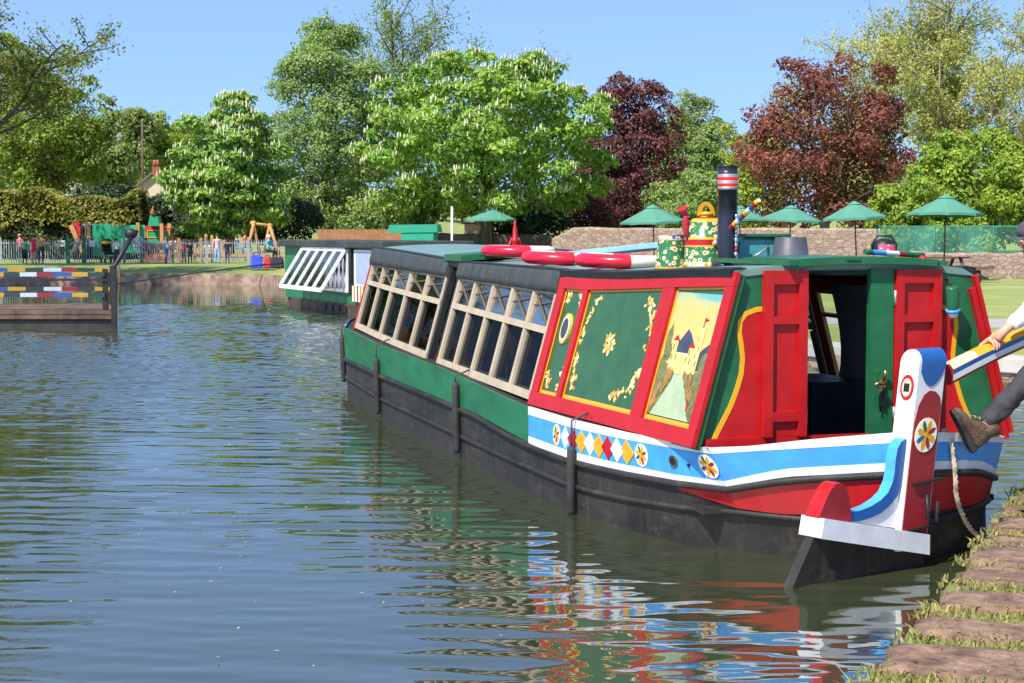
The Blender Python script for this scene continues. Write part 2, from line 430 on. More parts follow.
PATHM = paint('path_grit', (0.30, 0.26, 0.24), 0.9, 0.12, 5, bump=0.2)
QUAYW = paint('pale_quay', (0.36, 0.34, 0.31), 0.85, 0.2, 2, dirt=0.3, bump=0.3)

def gz(x, y):
    """height of the far land"""
    s = smooth(3.0, -6.0, x)
    return 0.32 + 0.30 * s + 0.055 * max(0, y - 118) * (0.35 + 0.65 * smooth(10, -30, x)) * (1 - smooth(260, 420, y) * 0.4)
EDGE = [(-400, 75), (-60, 68.5), (-30, 67), (-17, 66.6), (-9.4, 65.9), (-7.2, 58), (-4.4, 50), (-0.6, 39), (3.2, 29.5), (5.2, 24.6), (7.2, 22.6), (12, 21.0), (40, 17), (400, -20)]
def dense(E, n):
    out = []
    for a, b_ in zip(E, E[1:]):
        for i in range(n): out.append((a[0] + (b_[0] - a[0]) * i / n, a[1] + (b_[1] - a[1]) * i / n))
    return out + [E[-1]]
E2 = dense(EDGE, 5)
rows = []
for i, (x, y) in enumerate(E2):
    fx, fy = x * 1.6 + 3, 640.0
    j = 0.10 * math.sin(i * 2.1) + 0.06 * math.sin(i * 5.3)
    row = []
    for s in (0, 0.004, 0.01, 0.02, 0.035, 0.05, 0.07, 0.09, 0.12, 0.16, 0.2, 0.28, 0.38, 0.5, 0.7, 1.0):
        px, py = x + (fx - x) * s + (j if s == 0 else 0), y + (fy - y) * s + (j if s == 0 else 0)
        row.append((px, py, gz(px, py) * (0.70 if s == 0 else 1)))
    rows.append(row)
b = MB(); b.grid(rows[::-1])
struct(b.build('ground', GRASS))
b = MB()
b.grid([[(r[0][0], r[0][1], r[0][2] + 0.0), (r[0][0] - 0.06 * math.sin(i * 1.7), r[0][1] - 0.10 - 0.06 * math.sin(i * 3.1), r[0][2] * 0.55), (r[0][0], r[0][1] - 0.22 - .1 * math.sin(i), -0.6)] for i, r in enumerate(rows[:48])])
struct(b.build('canal_bank', EARTHB))
# stone quay on the right arm: coping on a wall
b = MB()
q = [(-0.6, 39), (3.2, 29.5), (5.2, 24.6), (7.2, 22.6), (12, 21.0), (40, 17)]
for (x0, y0), (x1, y1) in zip(q, q[1:]):
    d = Vector((x1 - x0, y1 - y0, 0)); L = d.length; d.normalize(); nn = Vector((-d.y, d.x, 0))
    k = max(1, int(L / 1.1))
    for i in range(k):
        a = Vector((x0, y0, 0)) + d * (L * i / k + 0.01); c = Vector((x0, y0, 0)) + d * (L * (i + 1) / k - 0.01)
        hz = 0.345 + 0.02 * random.random()
        A = [a - nn * 0.06, c - nn * 0.06, c + nn * 0.5, a + nn * 0.5]
        b.hexa([p + Vector((0, 0, 0.14)) for p in A] + [p + Vector((0, 0, hz)) for p in A], 0)
    a, c = Vector((x0, y0, -0.6)), Vector((x1, y1, -0.6))
    b.hexa([a, c, c + nn * 0.3, a + nn * 0.3, a + Vector((0, 0, .74)), c + Vector((0, 0, .74)), c + nn * 0.3 + Vector((0, 0, .74)), a + nn * 0.3 + Vector((0, 0, .74))], 1)
struct(b.build('quay', [QUAYW, WALLS], bevel=0.015))
# gravel path across the right-hand green
b = MB()
pl = [(2.2, 37.5), (5, 33.8), (8, 32.4), (14, 31.6), (24, 31), (60, 30)]
pw = [1.2, 1.5, 1.7, 1.8, 1.8, 1.8]
b.grid([[(x + w * 0.1, y - w, 0.328 + max(0, 0)) for (x, y), w in zip(pl, pw)], [(x, y + w, 0.328) for (x, y), w in zip(pl, pw)]])
o = struct(b.build('path', PATHM))
for v in o.data.vertices: v.co.z = gz(v.co.x, v.co.y) + 0.006

# near bank at the right foreground
NB = [(-1.0, 0.6), (0.2, 3.3), (1.25, 6.14), (1.92, 7.6), (2.61, 9.3), (3.35, 11.03), (3.75, 12.0), (4.3, 12.8), (5.5, 13.2), (10, 13.6), (40, 15)]
NB2 = dense(NB, 6)
def nbj(i): return 0.05 * math.sin(i * 1.9) + 0.04 * math.sin(i * 4.3 + 1)
b = MB()
top = [(x + nbj(i), y, 0.36) for i, (x, y) in enumerate(NB2)]
b.grid([[(x, y, 0.36), (x + 0.35, y - 0.12, 0.375), (x + 0.8, y - 0.3, 0.385), (x + 3, y - 2, 0.39), (x + 40, y - 20, 0.4), (x + 400, y - 120, 0.5)] for x, y, z in top])
struct(b.build('near_bank', grassmat('near_grass', (0.09, 0.12, 0.025), (0.17, 0.19, 0.05), (0.30, 0.27, 0.11))))
b = MB()
b.grid([[(x, y, z), (x - 0.03, y, 0.2), (x + 0.05, y, -0.6)] for x, y, z in top])
struct(b.build('near_bank_wall', EARTHB))
# worn stone kerb slabs bedded in the turf
b = MB()
rng = random.Random(3)
def nb_pt(s):
    acc = 0
    for (x0, y0), (x1, y1) in zip(NB, NB[1:]):
        L = math.hypot(x1 - x0, y1 - y0)
        if s <= acc + L:
            f = (s - acc) / L; return Vector((x0 + (x1 - x0) * f, y0 + (y1 - y0) * f, 0)), Vector(((x1 - x0) / L, (y1 - y0) / L, 0))
        acc += L
s = 2.0
TUFTZ = []
while s < 15.5:
    L = rng.uniform(0.24, 0.50)
    p, d = nb_pt(s); p2, d2 = nb_pt(s + L)
    nn = Vector((d.y, -d.x, 0)); w = rng.uniform(1.2, 2.0)
    ng = 9
    outl = []
    for i in range(ng): outl.append(p.lerp(p2, i / (ng - 1)) + nn * (rng.uniform(-0.02, 0.09)))
    for i in range(4): outl.append(p2 + nn * (w * (i + 1) / 5) + d * rng.uniform(-0.10, 0.06))
    for i in range(ng): outl.append(p2.lerp(p, i / (ng - 1)) + nn * (w + rng.uniform(-0.1, 0.1)))
    for i in range(4): outl.append(p + nn * (w * (4 - i) / 5) + d * rng.uniform(-0.06, 0.10))
    h = 0.391 + rng.uniform(0, 0.012)
    c = sum(outl, Vector()) / len(outl)
    A = [q_ + Vector((0, 0, 0.22)) for q_ in outl]; B = [q_ + Vector((0, 0, h - 0.012)) for q_ in outl]
    C_ = [c + (q_ - c) * 0.93 + Vector((0, 0, h + rng.uniform(-0.004, 0.006))) for q_ in outl]
    rg_ = [[c + (q_ - c) * k_ + Vector((rng.uniform(-.012, .012), rng.uniform(-.012, .012), h + rng.uniform(-.009, .008))) for q_ in outl] for k_ in (.80, .60, .40, .18)]
    b.grid([A, B, C_] + rg_, close=True, smooth=True)
    b.add(rg_[-1], [list(range(len(C_)))])
    TUFTZ.append((s + L, w))
    s += L + rng.uniform(0.07, 0.22)
struct(b.build('stone_kerb', paint('kerb_stone', (0.10, 0.055, 0.036), 0.95, 0.35, 9, bump=1.0, bscale=26, dirt=0.45, c2=(0.29, 0.18, 0.12))))
# grass blades on the bank
def blades(name, pts, h, spread, mat, seed, lean=0.5):
    r = np.random.default_rng(seed)
    P = np.asarray(pts, dtype=float); N = len(P)
    a = r.uniform(0, 2 * np.pi, N); w = r.uniform(0.004, 0.009, N); hh = r.uniform(0.35, 1.0, N) * h
    ln = r.normal(0, lean, (N, 2)) * hh[:, None]
    dx = np.stack([np.cos(a) * w, np.sin(a) * w, np.zeros(N)], 1)
    t = P + np.stack([ln[:, 0], ln[:, 1], hh * 0.9], 1)
    m_ = P + np.stack([ln[:, 0] * .35, ln[:, 1] * .35, hh * 0.6], 1)
    V = np.stack([P - dx, P + dx, m_ + dx * .7, m_ - dx * .7, t], 1).reshape(-1, 3)
    i = np.arange(N) * 5
    F = np.concatenate([np.stack([i, i + 1, i + 2], 1), np.stack([i, i + 2, i + 3], 1), np.stack([i + 3, i + 2, i + 4], 1)])
    return npmesh(name, V, F, mat)
BLADE = leafmat('grass_blade', (0.12, 0.14, 0.028), (0.42, 0.35, 0.13), 0.3, 0.6)
rr = np.random.default_rng(5)
pts = []
for s, w in TUFTZ:
    p, d = nb_pt(s + 0.12); nn = Vector((d.y, -d.x, 0))
    for k in range(1500):
        q_ = p + nn * (rr.random() ** 0.8 * (w + 0.3) - 0.05) + d * rr.normal(0, 0.10)
        pts.append((q_.x, q_.y, 0.375))
for k in range(9000):
    s = 2.0 + rr.random() * 13.4; p, d = nb_pt(s); nn = Vector((d.y, -d.x, 0))
    q_ = p + nn * (1.2 + rr.random() ** 1.2 * 1.8); pts.append((q_.x, q_.y, 0.385))
tag(blades('grass', pts, 0.042, 1, BLADE, 1), 'short dry grass growing between the worn kerb stones on the near bank', 'grass', kind='stuff')
pts = []
for k in range(9):
    s = 2.0 + rr.random() * 12.5; p, d = nb_pt(s); nn = Vector((d.y, -d.x, 0))
    for i in range(int(rr.integers(8, 34))):
        q_ = p + nn * rr.normal(-0.01, 0.035) + d * rr.normal(0, 0.06); pts.append((q_.x, q_.y, 0.30))
tag(blades('tall_grass', pts, 0.16, 1, BLADE, 2, 0.5), 'longer grass tufts overhanging the edge of the near bank', 'grass', kind='stuff')

# bits of leaf and blossom drifting on the water
rf = np.random.default_rng(31); NF = 150
fy = rf.uniform(6.2, 20, NF); fx = rf.uniform(-.30, .12, NF) * fy - .3
ok_ = fx < -0.28 * (fy - 12.0) - .2
P_ = np.stack([fx, fy, np.full(NF, .016)], 1)[ok_]; a_ = rf.uniform(0, 6.28, len(P_)); s_ = rf.uniform(.006, .020, len(P_))
V_ = np.concatenate([np.stack([P_[:, 0] + s_ * np.cos(a_ + q) * k, P_[:, 1] + s_ * np.sin(a_ + q) * k, P_[:, 2] + (.003 if q else 0)], 1)[:, None] for q, k in ((0, 1), (1.6, .5), (3.14, 1), (4.7, .5))], 1).reshape(-1, 3)
tag(npmesh('drift', V_, np.arange(len(P_) * 4).reshape(-1, 4), paint('drift_petal', (.35, .30, .20), .9, .4, 40)), 'specks of fallen leaf and blossom floating on the open water', 'floating leaves', kind='stuff')
# ------------------------------------------------------------------ the narrowboat
BO = (2.424, 10.377, 0.0); BR = R(16)
BM = Matrix.Translation(BO) @ Matrix.Rotation(BR, 4, 'Z')
def bp_(t, w, z): return BM @ Vector((-w, t, z))           # boat coordinates (t forward, w to port, z up) -> world
boat = thing('narrowboat', 'long black canal boat with red and green painted stern cabin and beige windows', 'boat', BO, BR)
KBW = [(0, .05), (.1, .18), (.2, .30), (.46, .60), (1.0, 1.05), (1.6, 1.22), (2.5, 1.38), (4, 1.40), (9.25, 1.40), (12.05, 1.25), (13.5, .93), (15, .38), (15.8, .04)]
KBG = [(0, .06), (.06, .25), (.12, .42), (.2, .58), (.35, .80), (.6, 1.05), (1.0, 1.15), (1.6, 1.26), (2.5, 1.37), (4, 1.42), (9.25, 1.42), (12.05, 1.29), (13.5, .95), (15, .40), (15.8, .05)]
KG = [(0, .82), (.2, .768), (.4, .715), (.65, .682), (3.5, .68), (6.2, .77), (9, .80), (12, .84), (13.5, .86), (15.8, .90)]
def hb(t, z, side=1):
    g = lerp(t, KG); a, c = lerp(t, KBW), lerp(t, KBG)
    if side == -1: a += .15 * lerp(t, [(0, 0), (.3, .6), (.6, 1), (1.2, .8), (2.4, 0)])
    return a + (c - a) * z / g
def H(t, z, off=0.0, side=1):
    e = 0.02
    w = hb(t, z, side); dw = (hb(t + e, z, side) - hb(max(0, t - e), z, side)) / (e + min(e, t))
    nx, ny = 1.0, -dw
    k = math.hypot(nx, ny)
    return Vector((-side * (w + off * nx / k), t + off * ny / k, z))
TS = [0, .03, .06, .09, .12, .16, .2, .27, .35, .46, .6, .8, 1.0, 1.3, 1.6, 2.05, 2.5, 3.2, 4, 5, 6, 7, 8, 9.25, 10.2, 11.2, 12.05, 12.6, 13.1, 13.5, 14, 14.5, 15, 15.4, 15.8]
b = MB()
for sd in (1, -1):
    rows = [[H(t, z * lerp(t, KG), 0, sd) for t in TS] for z in (-.6, -.3, 0, .2, .4, .6, .8, 1.0)]
    b.grid(rows if sd == 1 else rows[::-1])
hull = b.build('hull', HULLB, boat)
def band(name, mat, z0, z1, t0, t1, off, sides=(1, -1), parent=None):
    """a painted band on the hull between two heights (functions of t)"""
    ts = sorted({t0, t1} | {t for t in TS if t0 < t < t1} | {t0 + (t1 - t0) * i / 24 for i in range(25)})
    b = MB()
    for sd in sides:
        o = [[H(t, z(t), off, sd) for t in ts] for z in (z0, z1)]
        i_ = [[H(t, z(t), -0.01, sd) for t in ts] for z in (z0, z1)]
        P = [i_[0], o[0], o[1], i_[1]]
        b.grid(P if sd == 1 else P[::-1], smooth=False)
        for k in (0, -1):
            b.add([P[j][k] for j in range(4)], [(0, 1, 2, 3)])
    return b.build(name, mat, parent or boat)
G = lambda t: lerp(t, KG)
zW1b = lambda t: lerp(t, [(0, .762), (.2, .722), (.6, .652), (2, .63), (3.6, .62)])
zBb = lambda t: lerp(t, [(0, .64), (.3, .585), (.6, .475), (2, .452), (3.6, .45)])
zW2b = lambda t: lerp(t, [(0, .585), (.3, .535), (.6, .437), (2, .40), (3.6, .39)])
zKb = lambda t: lerp(t, [(0, .545), (.3, .49), (.6, .40), (2, .36), (3.6, .345)])
zRb = lambda t: lerp(t, [(0, .33), (.2, .30), (.4, .285), (.6, .30), (1.0, .375)])
T0 = 0.0
band('white_band', WHITE, zW1b, lambda t: G(t) + .004, T0, 3.42, .010)
bandb = band('blue_band', BLUE, zBb, zW1b, T0, 3.42, .008)
band('white_band', WHITE, zW2b, zBb, T0, 3.42, .010)
band('red_swoosh', RED, zRb, zKb, T0, 1.0, .006)
band('green_side', LGREEN, lambda t: lerp(t, [(3.4, .40), (5, .47), (9, .485), (12.4, .45), (13.4, .5)]), lambda t: G(t) + .002, 3.422, 12.35, .008)
for sd in (1, -1): band('white_bow_panel', WHITE, lambda t: lerp(t, [(12.35, .45), (13.4, .5)]), lambda t: G(t) + .002, 12.352, 12.52, .009, (sd,))
band('bow_blue_panel', RBLUE, lambda t: lerp(t, [(12.35, .45), (15.6, .72)]), lambda t: G(t) + .002, 12.525, 15.3, .009)
# rubbing strakes
b = MB()
for sd in (1, -1):
    b.tube([H(t, zKb(t) + .02 if t < 3.45 else lerp(t, [(3.6, .372), (5, .445), (9, .46), (12.4, .425), (15.5, .66)]), .012, sd) for t in TS if t <= 15.4], .024, 8)
    b.tube([H(t, lerp(t, [(0, .25), (.6, .27), (2, .20), (12, .2), (15.4, .3)]), .006, sd) for t in TS if t <= 15.4], .020, 8)
b.build('rubbing_strake', HULLB, boat)
# gunwale deck strips and floor
def wb(t): return lerp(t, [(.65, 1.128), (3.5, 1.338), (3.6, 1.338), (9.5, 1.335), (11.7, 1.27)])
TILT = .275
def CS(t, z, off=0.0, side=1):
    """point on the cabin side wall, leaning inward with height"""
    w = wb(t) - TILT * (z - .70)
    return Vector((-side * (w + off * .964), t, z + off * .265))
b = MB()
for sd in (1, -1):
    ts = [t for t in TS if .6 <= t <= 11.8] + [11.8]
    P = [[Vector((-sd * (lerp(t, KBG) + .006), t, G(t) - .004)) for t in ts], [Vector((-sd * (wb(t) - .06), t, G(t) + .002)) for t in ts]]
    b.grid(P if sd == -1 else P[::-1], smooth=False)
    P = [[Vector((-sd * lerp(t, KBG), t, G(t) - .006)) for t in TS if t <= .7], [Vector((0, t, G(t) - .005)) for t in TS if t <= .7]]
    b.grid(P if sd == -1 else P[::-1], smooth=False)
    P = [[Vector((-sd * lerp(t, KBG), t, G(t) - .03)) for t in TS if t >= 11.2], [Vector((0, t, G(t) - .03)) for t in TS if t >= 11.2]]
    b.grid(P if sd == -1 else P[::-1], smooth=False)
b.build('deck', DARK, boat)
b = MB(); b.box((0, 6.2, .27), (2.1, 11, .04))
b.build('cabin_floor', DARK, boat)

def wall_prism(b, poly, o0, o1, side=1, mat=0):
    A = [CS(t, z, o0, side) for t, z in poly]; B = [CS(t, z, o1, side) for t, z in poly]
    b.prism(A, B, mat)
def wall_rect(b, t0, t1, z0, z1, o0, o1, side=1, mat=0, dt=0.0):
    wall_prism(b, [(t0, z0), (t1, z0), (t1 + dt, z1), (t0 + dt, z1)], o0, o1, side, mat)
def ztop(t): return lerp(t, [(.6, 1.792), (1.2, 1.772), (2.2, 1.725), (3.0, 1.692), (3.58, 1.69)])

# ---- stern cabin, port side: red frame round three painted panels
b = MB()
ts = [.655, .95, 1.25, 1.6, 2.0, 2.4, 2.8, 3.2, 3.57]
for a, c in zip(ts, ts[1:]): wall_prism(b, [(a, .675), (c, .675), (c, ztop(c) - .005), (a, ztop(a) - .005)], -.04, 0)
cabw = b.build('cabin_side', PGREEN, boat)
PAN = [(.755, 1.475, .806), (1.66, 2.955, .806), (3.035, 3.43, .80)]    # panels: t0, t1, z0
b = MB()
segs = [(.64, .755), (1.475, 1.66), (2.955, 3.035), (3.43, 3.575)]
for t0, t1 in segs: wall_prism(b, [(t0, .79), (t1, .79), (t1, ztop(t1) - .09), (t0, ztop(t0) - .09)], .0, .028)
for a, c in zip([.64, .755, 1.475, 1.66, 2.1, 2.55, 2.955, 3.035, 3.43], [.755, 1.475, 1.66, 2.1, 2.55, 2.955, 3.035, 3.43, 3.575]):
    wall_prism(b, [(a, ztop(a) - .0895), (c, ztop(c) - .0895), (c, ztop(c)), (a, ztop(a))], .0, .030)
    wall_prism(b, [(a, .682), (c, .682), (c, .7895), (a, .7895)], .0, .030)
b.build('panel_frame', RED, cabw, bevel=.004)
def ptop(t): return ztop(t) - .0895
b = MB()
for t0, t1, z0 in PAN:
    zl, zr = ptop(t0), ptop(t1)
    w = .014
    wall_prism(b, [(t0, z0 - .016), (t1, z0 - .016), (t1, z0 + w), (t0, z0 + w)], .001, .005)
    wall_prism(b, [(t0, zl - w * 1.1), (t1, zr - w * 1.1), (t1, zr + .001), (t0, zl + .001)], .001, .005)
    wall_prism(b, [(t0, z0 + w), (t0 + w, z0 + w), (t0 + w, zl - w * 1.1), (t0, zl - w * 1.1)], .001, .005)
    wall_prism(b, [(t1 - w, z0 + w), (t1, z0 + w), (t1, zr - w * 1.1), (t1 - w, zr - w * 1.1)], .001, .005)
b.build('panel_border', YELLOW, cabw)
# castle landscape painted on the sternmost panel
SKYY = paint('picture_yellow', (0.74, 0.58, 0.23), 0.3, 0.08, 3)
def gradmat(name, stops):
    m, n, l, p = newmat(name)
    tc = n.new('ShaderNodeTexCoord'); sp = n.new('ShaderNodeSeparateXYZ'); l.new(tc.outputs['Object'], sp.inputs[0])
    nz = n.new('ShaderNodeTexNoise'); nz.inputs['Scale'].default_value = 5; nz.inputs['Detail'].default_value = 4
    mp = n.new('ShaderNodeMapping'); mp.inputs['Scale'].default_value = (1, .6, 4); l.new(tc.outputs['Object'], mp.inputs[0]); l.new(mp.outputs[0], nz.inputs[0])
    ma = n.new('ShaderNodeMath'); ma.operation = 'MULTIPLY_ADD'; ma.inputs[1].default_value = .16; ma.inputs[2].default_value = -.08; l.new(nz.outputs['Fac'], ma.inputs[0])
    ad = n.new('ShaderNodeMath'); ad.operation = 'ADD'; l.new(sp.outputs['Z'], ad.inputs[0]); l.new(ma.outputs[0], ad.inputs[1])
    mr = n.new('ShaderNodeMapRange'); mr.inputs[1].default_value = .8; mr.inputs[2].default_value = 1.66; l.new(ad.outputs[0], mr.inputs[0])
    cr = n.new('ShaderNodeValToRGB'); e = cr.color_ramp.elements
    e[0].position, e[0].color = stops[0][0], stops[0][1] + (1,); e[1].position, e[1].color = stops[-1][0], stops[-1][1] + (1,)
    for x, c in stops[1:-1]: q = e.new(x); q.color = c + (1,)
    l.new(mr.outputs[0], cr.inputs[0]); l.new(cr.outputs[0], p.inputs['Base Color']); p.inputs['Roughness'].default_value = .25
    return m
PICSKY = gradmat('picture_sky', [(0, (.30, .36, .2)), (.45, (.50, .38, .11)), (.88, (.50, .36, .10)), (.935, (.34, .36, .17)), (.965, (.10, .30, .30)), (1.0, (.14, .36, .40))])
PICM = [PICSKY, paint('picture_hill', (.035, .042, .07), .3, .3, 12), paint('picture_stone', (.72, .52, .16), .3, .2, 16), RED,
        paint('picture_trees', (.12, .15, .03), .3, .5, 25, c2=(.22, .20, .06)), paint('picture_water', (.30, .37, .22), .25, .15, 8),
        paint('picture_shade', (.30, .14, .03), .3, .3, 20), paint('picture_bank', (.20, .11, .05), .3, .5, 30, c2=(.16, .22, .05)), WHITE]
b = MB()
t0, t1, z0 = PAN[0]; LT, LZ = t1 - t0 - .04, ptop(1.1) - z0 - .05
def pic(pts, mat, o=.004, th=.001):
    # picture coordinates: x 0 (bow side, left as seen) .. 1, y 0 bottom .. 1 top
    wall_prism(b, [(t1 - .02 - x * LT, z0 + .022 + y * LZ) for x, y in pts], o - .0025, o + th, 1, mat)
def disc(cx, cy, rx, ry, mat, o, n=9, seed=0):
    r_ = random.Random(seed)
    pic([(min(.985, max(.015, cx + rx * math.cos(6.283 * i / n) * r_.uniform(.8, 1.15))), cy + ry * math.sin(6.283 * i / n) * r_.uniform(.8, 1.15)) for i in range(n)], mat, o)
pic([(0, 0), (1, 0), (1, .985), (0, .985)], 0, .003)
pic([(.10, .46), (.24, .57), (.34, .615), (.45, .70), (.53, .665), (.62, .60), (.76, .46)], 1, .0045)
pic([(.70, .46), (.85, .56), (1.0, .62), (1.0, .40), (.72, .38)], 1, .0045)
disc(.08, .58, .062, .15, 4, .005, 13, seed=1); disc(.93, .43, .085, .11, 4, .006, 11, seed=2); disc(.07, .42, .065, .07, 4, .005, seed=8); disc(.15, .50, .04, .08, 4, .005, seed=9)
pic([(.0, .44), (.25, .40), (.75, .38), (1.0, .38), (1.0, 0), (0, 0)], 7, .0055)
pic([(.40, .40), (.56, .40), (.62, .30), (.92, .0), (.07, .0), (.36, .28)], 5, .0065)
pic([(.29, .36), (.29, .51), (.60, .51), (.60, .36)], 2, .0075)          # curtain wall
pic([(.21, .37), (.215, .60), (.30, .60), (.305, .37)], 2, .0085)          # left tower
pic([(.19, .60), (.255, .645), (.32, .60)], 3, .0085)
pic([(.57, .35), (.575, .555), (.67, .555), (.675, .35)], 2, .0085)          # middle tower
pic([(.55, .555), (.62, .60), (.69, .555)], 3, .0085)
pic([(.68, .36), (.69, .70), (.67, .72), (.83, .72), (.81, .70), (.80, .36)], 2, .0095)   # keep
pic([(.74, .72), (.745, .80), (.755, .80), (.755, .72)], 6, .0085); pic([(.755, .80), (.83, .785), (.755, .77)], 3, .0085)
pic([(.38, .34), (.38, .44), (.45, .48), (.52, .44), (.52, .34)], 0, .0095)
for x, y in [(.24, .55), (.24, .47), (.60, .52), (.64, .45), (.72, .63), (.77, .56), (.73, .5), (.77, .44), (.33, .47), (.56, .46)]: pic([(x - .012, y - .022), (x + .012, y - .022), (x + .012, y + .022), (x - .012, y + .022)], 6, .0105)
for k in range(120):
    r_ = random.Random(k); s = r_.random(); sd = r_.choice((-1, 1))
    edge = (.38 - .33 * s) if sd < 0 else (.60 + .33 * s)
    disc(edge + sd * r_.uniform(0, .12), .36 - .34 * s, .022, .042, r_.choice((4, 4, 6, 7, 7, 6, 6, 3)), .0098 + .00001 * k, 6, k)
b.build('castle_picture', PICM, cabw)
# floral corner sprays on the green panels
CREAMO = paint('petal_cream', (.75, .62, .30), .4, .1); ORANGE = paint('petal_orange', (.60, .22, .04), .4, .1); LEAFY = paint('petal_ochre', (.50, .36, .07), .4, .2)
b = MB()
def petal(t, z, L, ang, mat, o=.0035, side=1):
    c, s = math.cos(ang), math.sin(ang)
    P = []
    for u, v in [(-.5, 0), (-.15, .26), (.25, .22), (.5, 0), (.25, -.22), (-.15, -.26)]:
        P.append((t + L * (u * c - v * s), z + L * (u * s + v * c)))
    wall_prism(b, P, .0, o, side, mat)
def spray(path, n, seed, w=.05, L=.040):
    r_ = random.Random(seed)
    for k in range(n):
        s = r_.random() * (len(path) - 1); i = min(int(s), len(path) - 2); f = s - i
        t = path[i][0] + (path[i + 1][0] - path[i][0]) * f + r_.gauss(0, w * .4); z = path[i][1] + (path[i + 1][1] - path[i][1]) * f + r_.gauss(0, w * .4)
        petal(t, z, L * r_.uniform(.6, 1.3), r_.uniform(0, 6.28), r_.choice((0, 0, 1, 2, 2)), .003 + .0008 * (k % 3))
ta, tb, za, zb = 1.70, 2.91, .85, 1.58
spray([(tb - .02, 1.20), (tb - .05, 1.4), (tb - .16, zb - .02)], 38, 1)
spray([(tb - .02, 1.15), (tb - .04, .98), (tb - .10, za + .02)], 30, 2)
spray([(ta + .03, 1.26), (ta + .06, 1.46), (ta + .18, zb + .015)], 44, 3, .06)
spray([(ta + .02, 1.10), (ta + .12, .96), (ta + .42, za + .02)], 52, 4, .055)
for k in range(19):
    a = 2.4 * k; r0 = .013 * math.sqrt(k) * 1.45
    petal(2.36 + r0 * math.cos(a) * 1.1, 1.24 + r0 * math.sin(a) * .95, .05, a, (0, 1, 2)[k % 3], .003 + .0008 * (k % 3))
spray([(3.38, 1.5), (3.32, 1.58)], 16, 5); spray([(3.38, .92), (3.30, .86)], 18, 6); spray([(3.07, 1.45), (3.13, 1.56)], 14, 7); spray([(3.07, 1.0), (3.12, .87)], 12, 9)
b.build('floral_sprays', [CREAMO, ORANGE, LEAFY], cabw)
# oval porthole of the narrow panel
b = MB()
def oval(ct, cz, rt_, rz_, o0, o1, mat, n=20): wall_prism(b, [(ct + rt_ * math.cos(6.2832 * i / n), cz + rz_ * math.sin(6.2832 * i / n)) for i in range(n)], o0, o1, 1, mat)
oval(3.225, 1.30, .092, .118, 0, .018, 0); oval(3.225, 1.30, .074, .096, .0, .021, 1); oval(3.225, 1.30, .058, .078, .0, .024, 2)
b.build('porthole', [LEAFY, paint('plate_white', (.45, .46, .43), .3), paint('port_dark', (.03, .035, .03), .15)], cabw, bevel=.003)

# ---- starboard side of the stern cabin: red frame, two panes
b = MB()
for t0, t1, z0, z1 in [(.655, 3.57, .675, .80), (.655, 3.57, 1.60, 1.685), (.655, .80, .80, 1.60), (1.55, 2.35, .80, 1.60), (3.51, 3.57, .80, 1.60)]:
    wall_rect(b, t0, t1, z0, z1, -.04, .0, -1)
sw = b.build('cabin_side', RED, boat)
b = MB(); wall_rect(b, .64, .72, .71, 1.76, .001, .03, -1); wall_rect(b, .72, 3.57, 1.62, 1.70, .001, .028, -1); wall_rect(b, .72, 3.57, .71, .78, .001, .028, -1)
b.build('red_trim', RED, sw, bevel=.004)
for t0, t1 in [(.80, 1.55), (2.35, 3.51)]:
    b = MB()
    for q in [(t0, t0 + .05, .80, 1.60), (t1 - .05, t1, .80, 1.60), (t0 + .05, t1 - .05, .80, .84), (t0 + .05, t1 - .05, 1.555, 1.60)]: wall_rect(b, *q, -.02, .012, -1)
    wall_rect(b, t0 + .05, t1 - .05, 1.36, 1.39, -.018, .008, -1)
    wf_ = b.build('window_frame', WOODO, sw)
    b = MB(); b.add([CS(t0 + .04, .83, -.012, -1), CS(t1 - .04, .83, -.012, -1), CS(t1 - .04, 1.57, -.012, -1), CS(t0 + .04, 1.57, -.012, -1)], [(0, 1, 2, 3)])
    b.build('window_pane', GLASS, wf_)

# ---- rear bulkhead
TB = .70
def roofz(t, w):
    e = lerp(t, [(.4, 1.812), (1.2, 1.795), (2.4, 1.750), (3.57, 1.735), (6.8, 1.745), (8, 1.775), (10, 1.82), (12, 1.85)])
    hw = wb(t) - TILT * (e - .7)
    return e + .052 * (1 - min(1, (w / hw) ** 2))
def bulk(b, poly, t0, t1, mat=0): b.prism([Vector((-w, t1, z)) for w, z in poly], [Vector((-w, t0, z)) for w, z in poly], mat)
def we(z): return wb(.7) - TILT * (z - .7)
b = MB()
bulk(b, [(.36, .68), (we(.68), .68), (we(1.76), 1.80), (.36, 1.85)], TB, TB + .04)
bulk(b, [(-.105, .68), (-.105, 1.858), (-we(1.76), 1.80), (-we(.68), .68)], TB, TB + .04)
bulk(b, [(-.105, 1.80), (.36, 1.80), (.36, 1.849), (-.105, 1.857)], TB, TB + .04)
bk = b.build('rear_bulkhead', GREEN, boat)
b = MB()
SC_ = [(.985, .728), (.93, .83), (.87, .94), (.83, 1.04), (.80, 1.14), (.79, 1.24), (.80, 1.33), (.815, 1.41), (.81, 1.48), (.77, 1.53), (.70, 1.555), (.65, 1.56)]
def off_(pl, d):
    out = []
    for i, p in enumerate(pl):
        a, c = pl[max(0, i - 1)], pl[min(len(pl) - 1, i + 1)]
        tx, tz = c[0] - a[0], c[1] - a[1]; L = math.hypot(tx, tz); out.append((p[0] - d * tz / L, p[1] + d * tx / L))
    return out
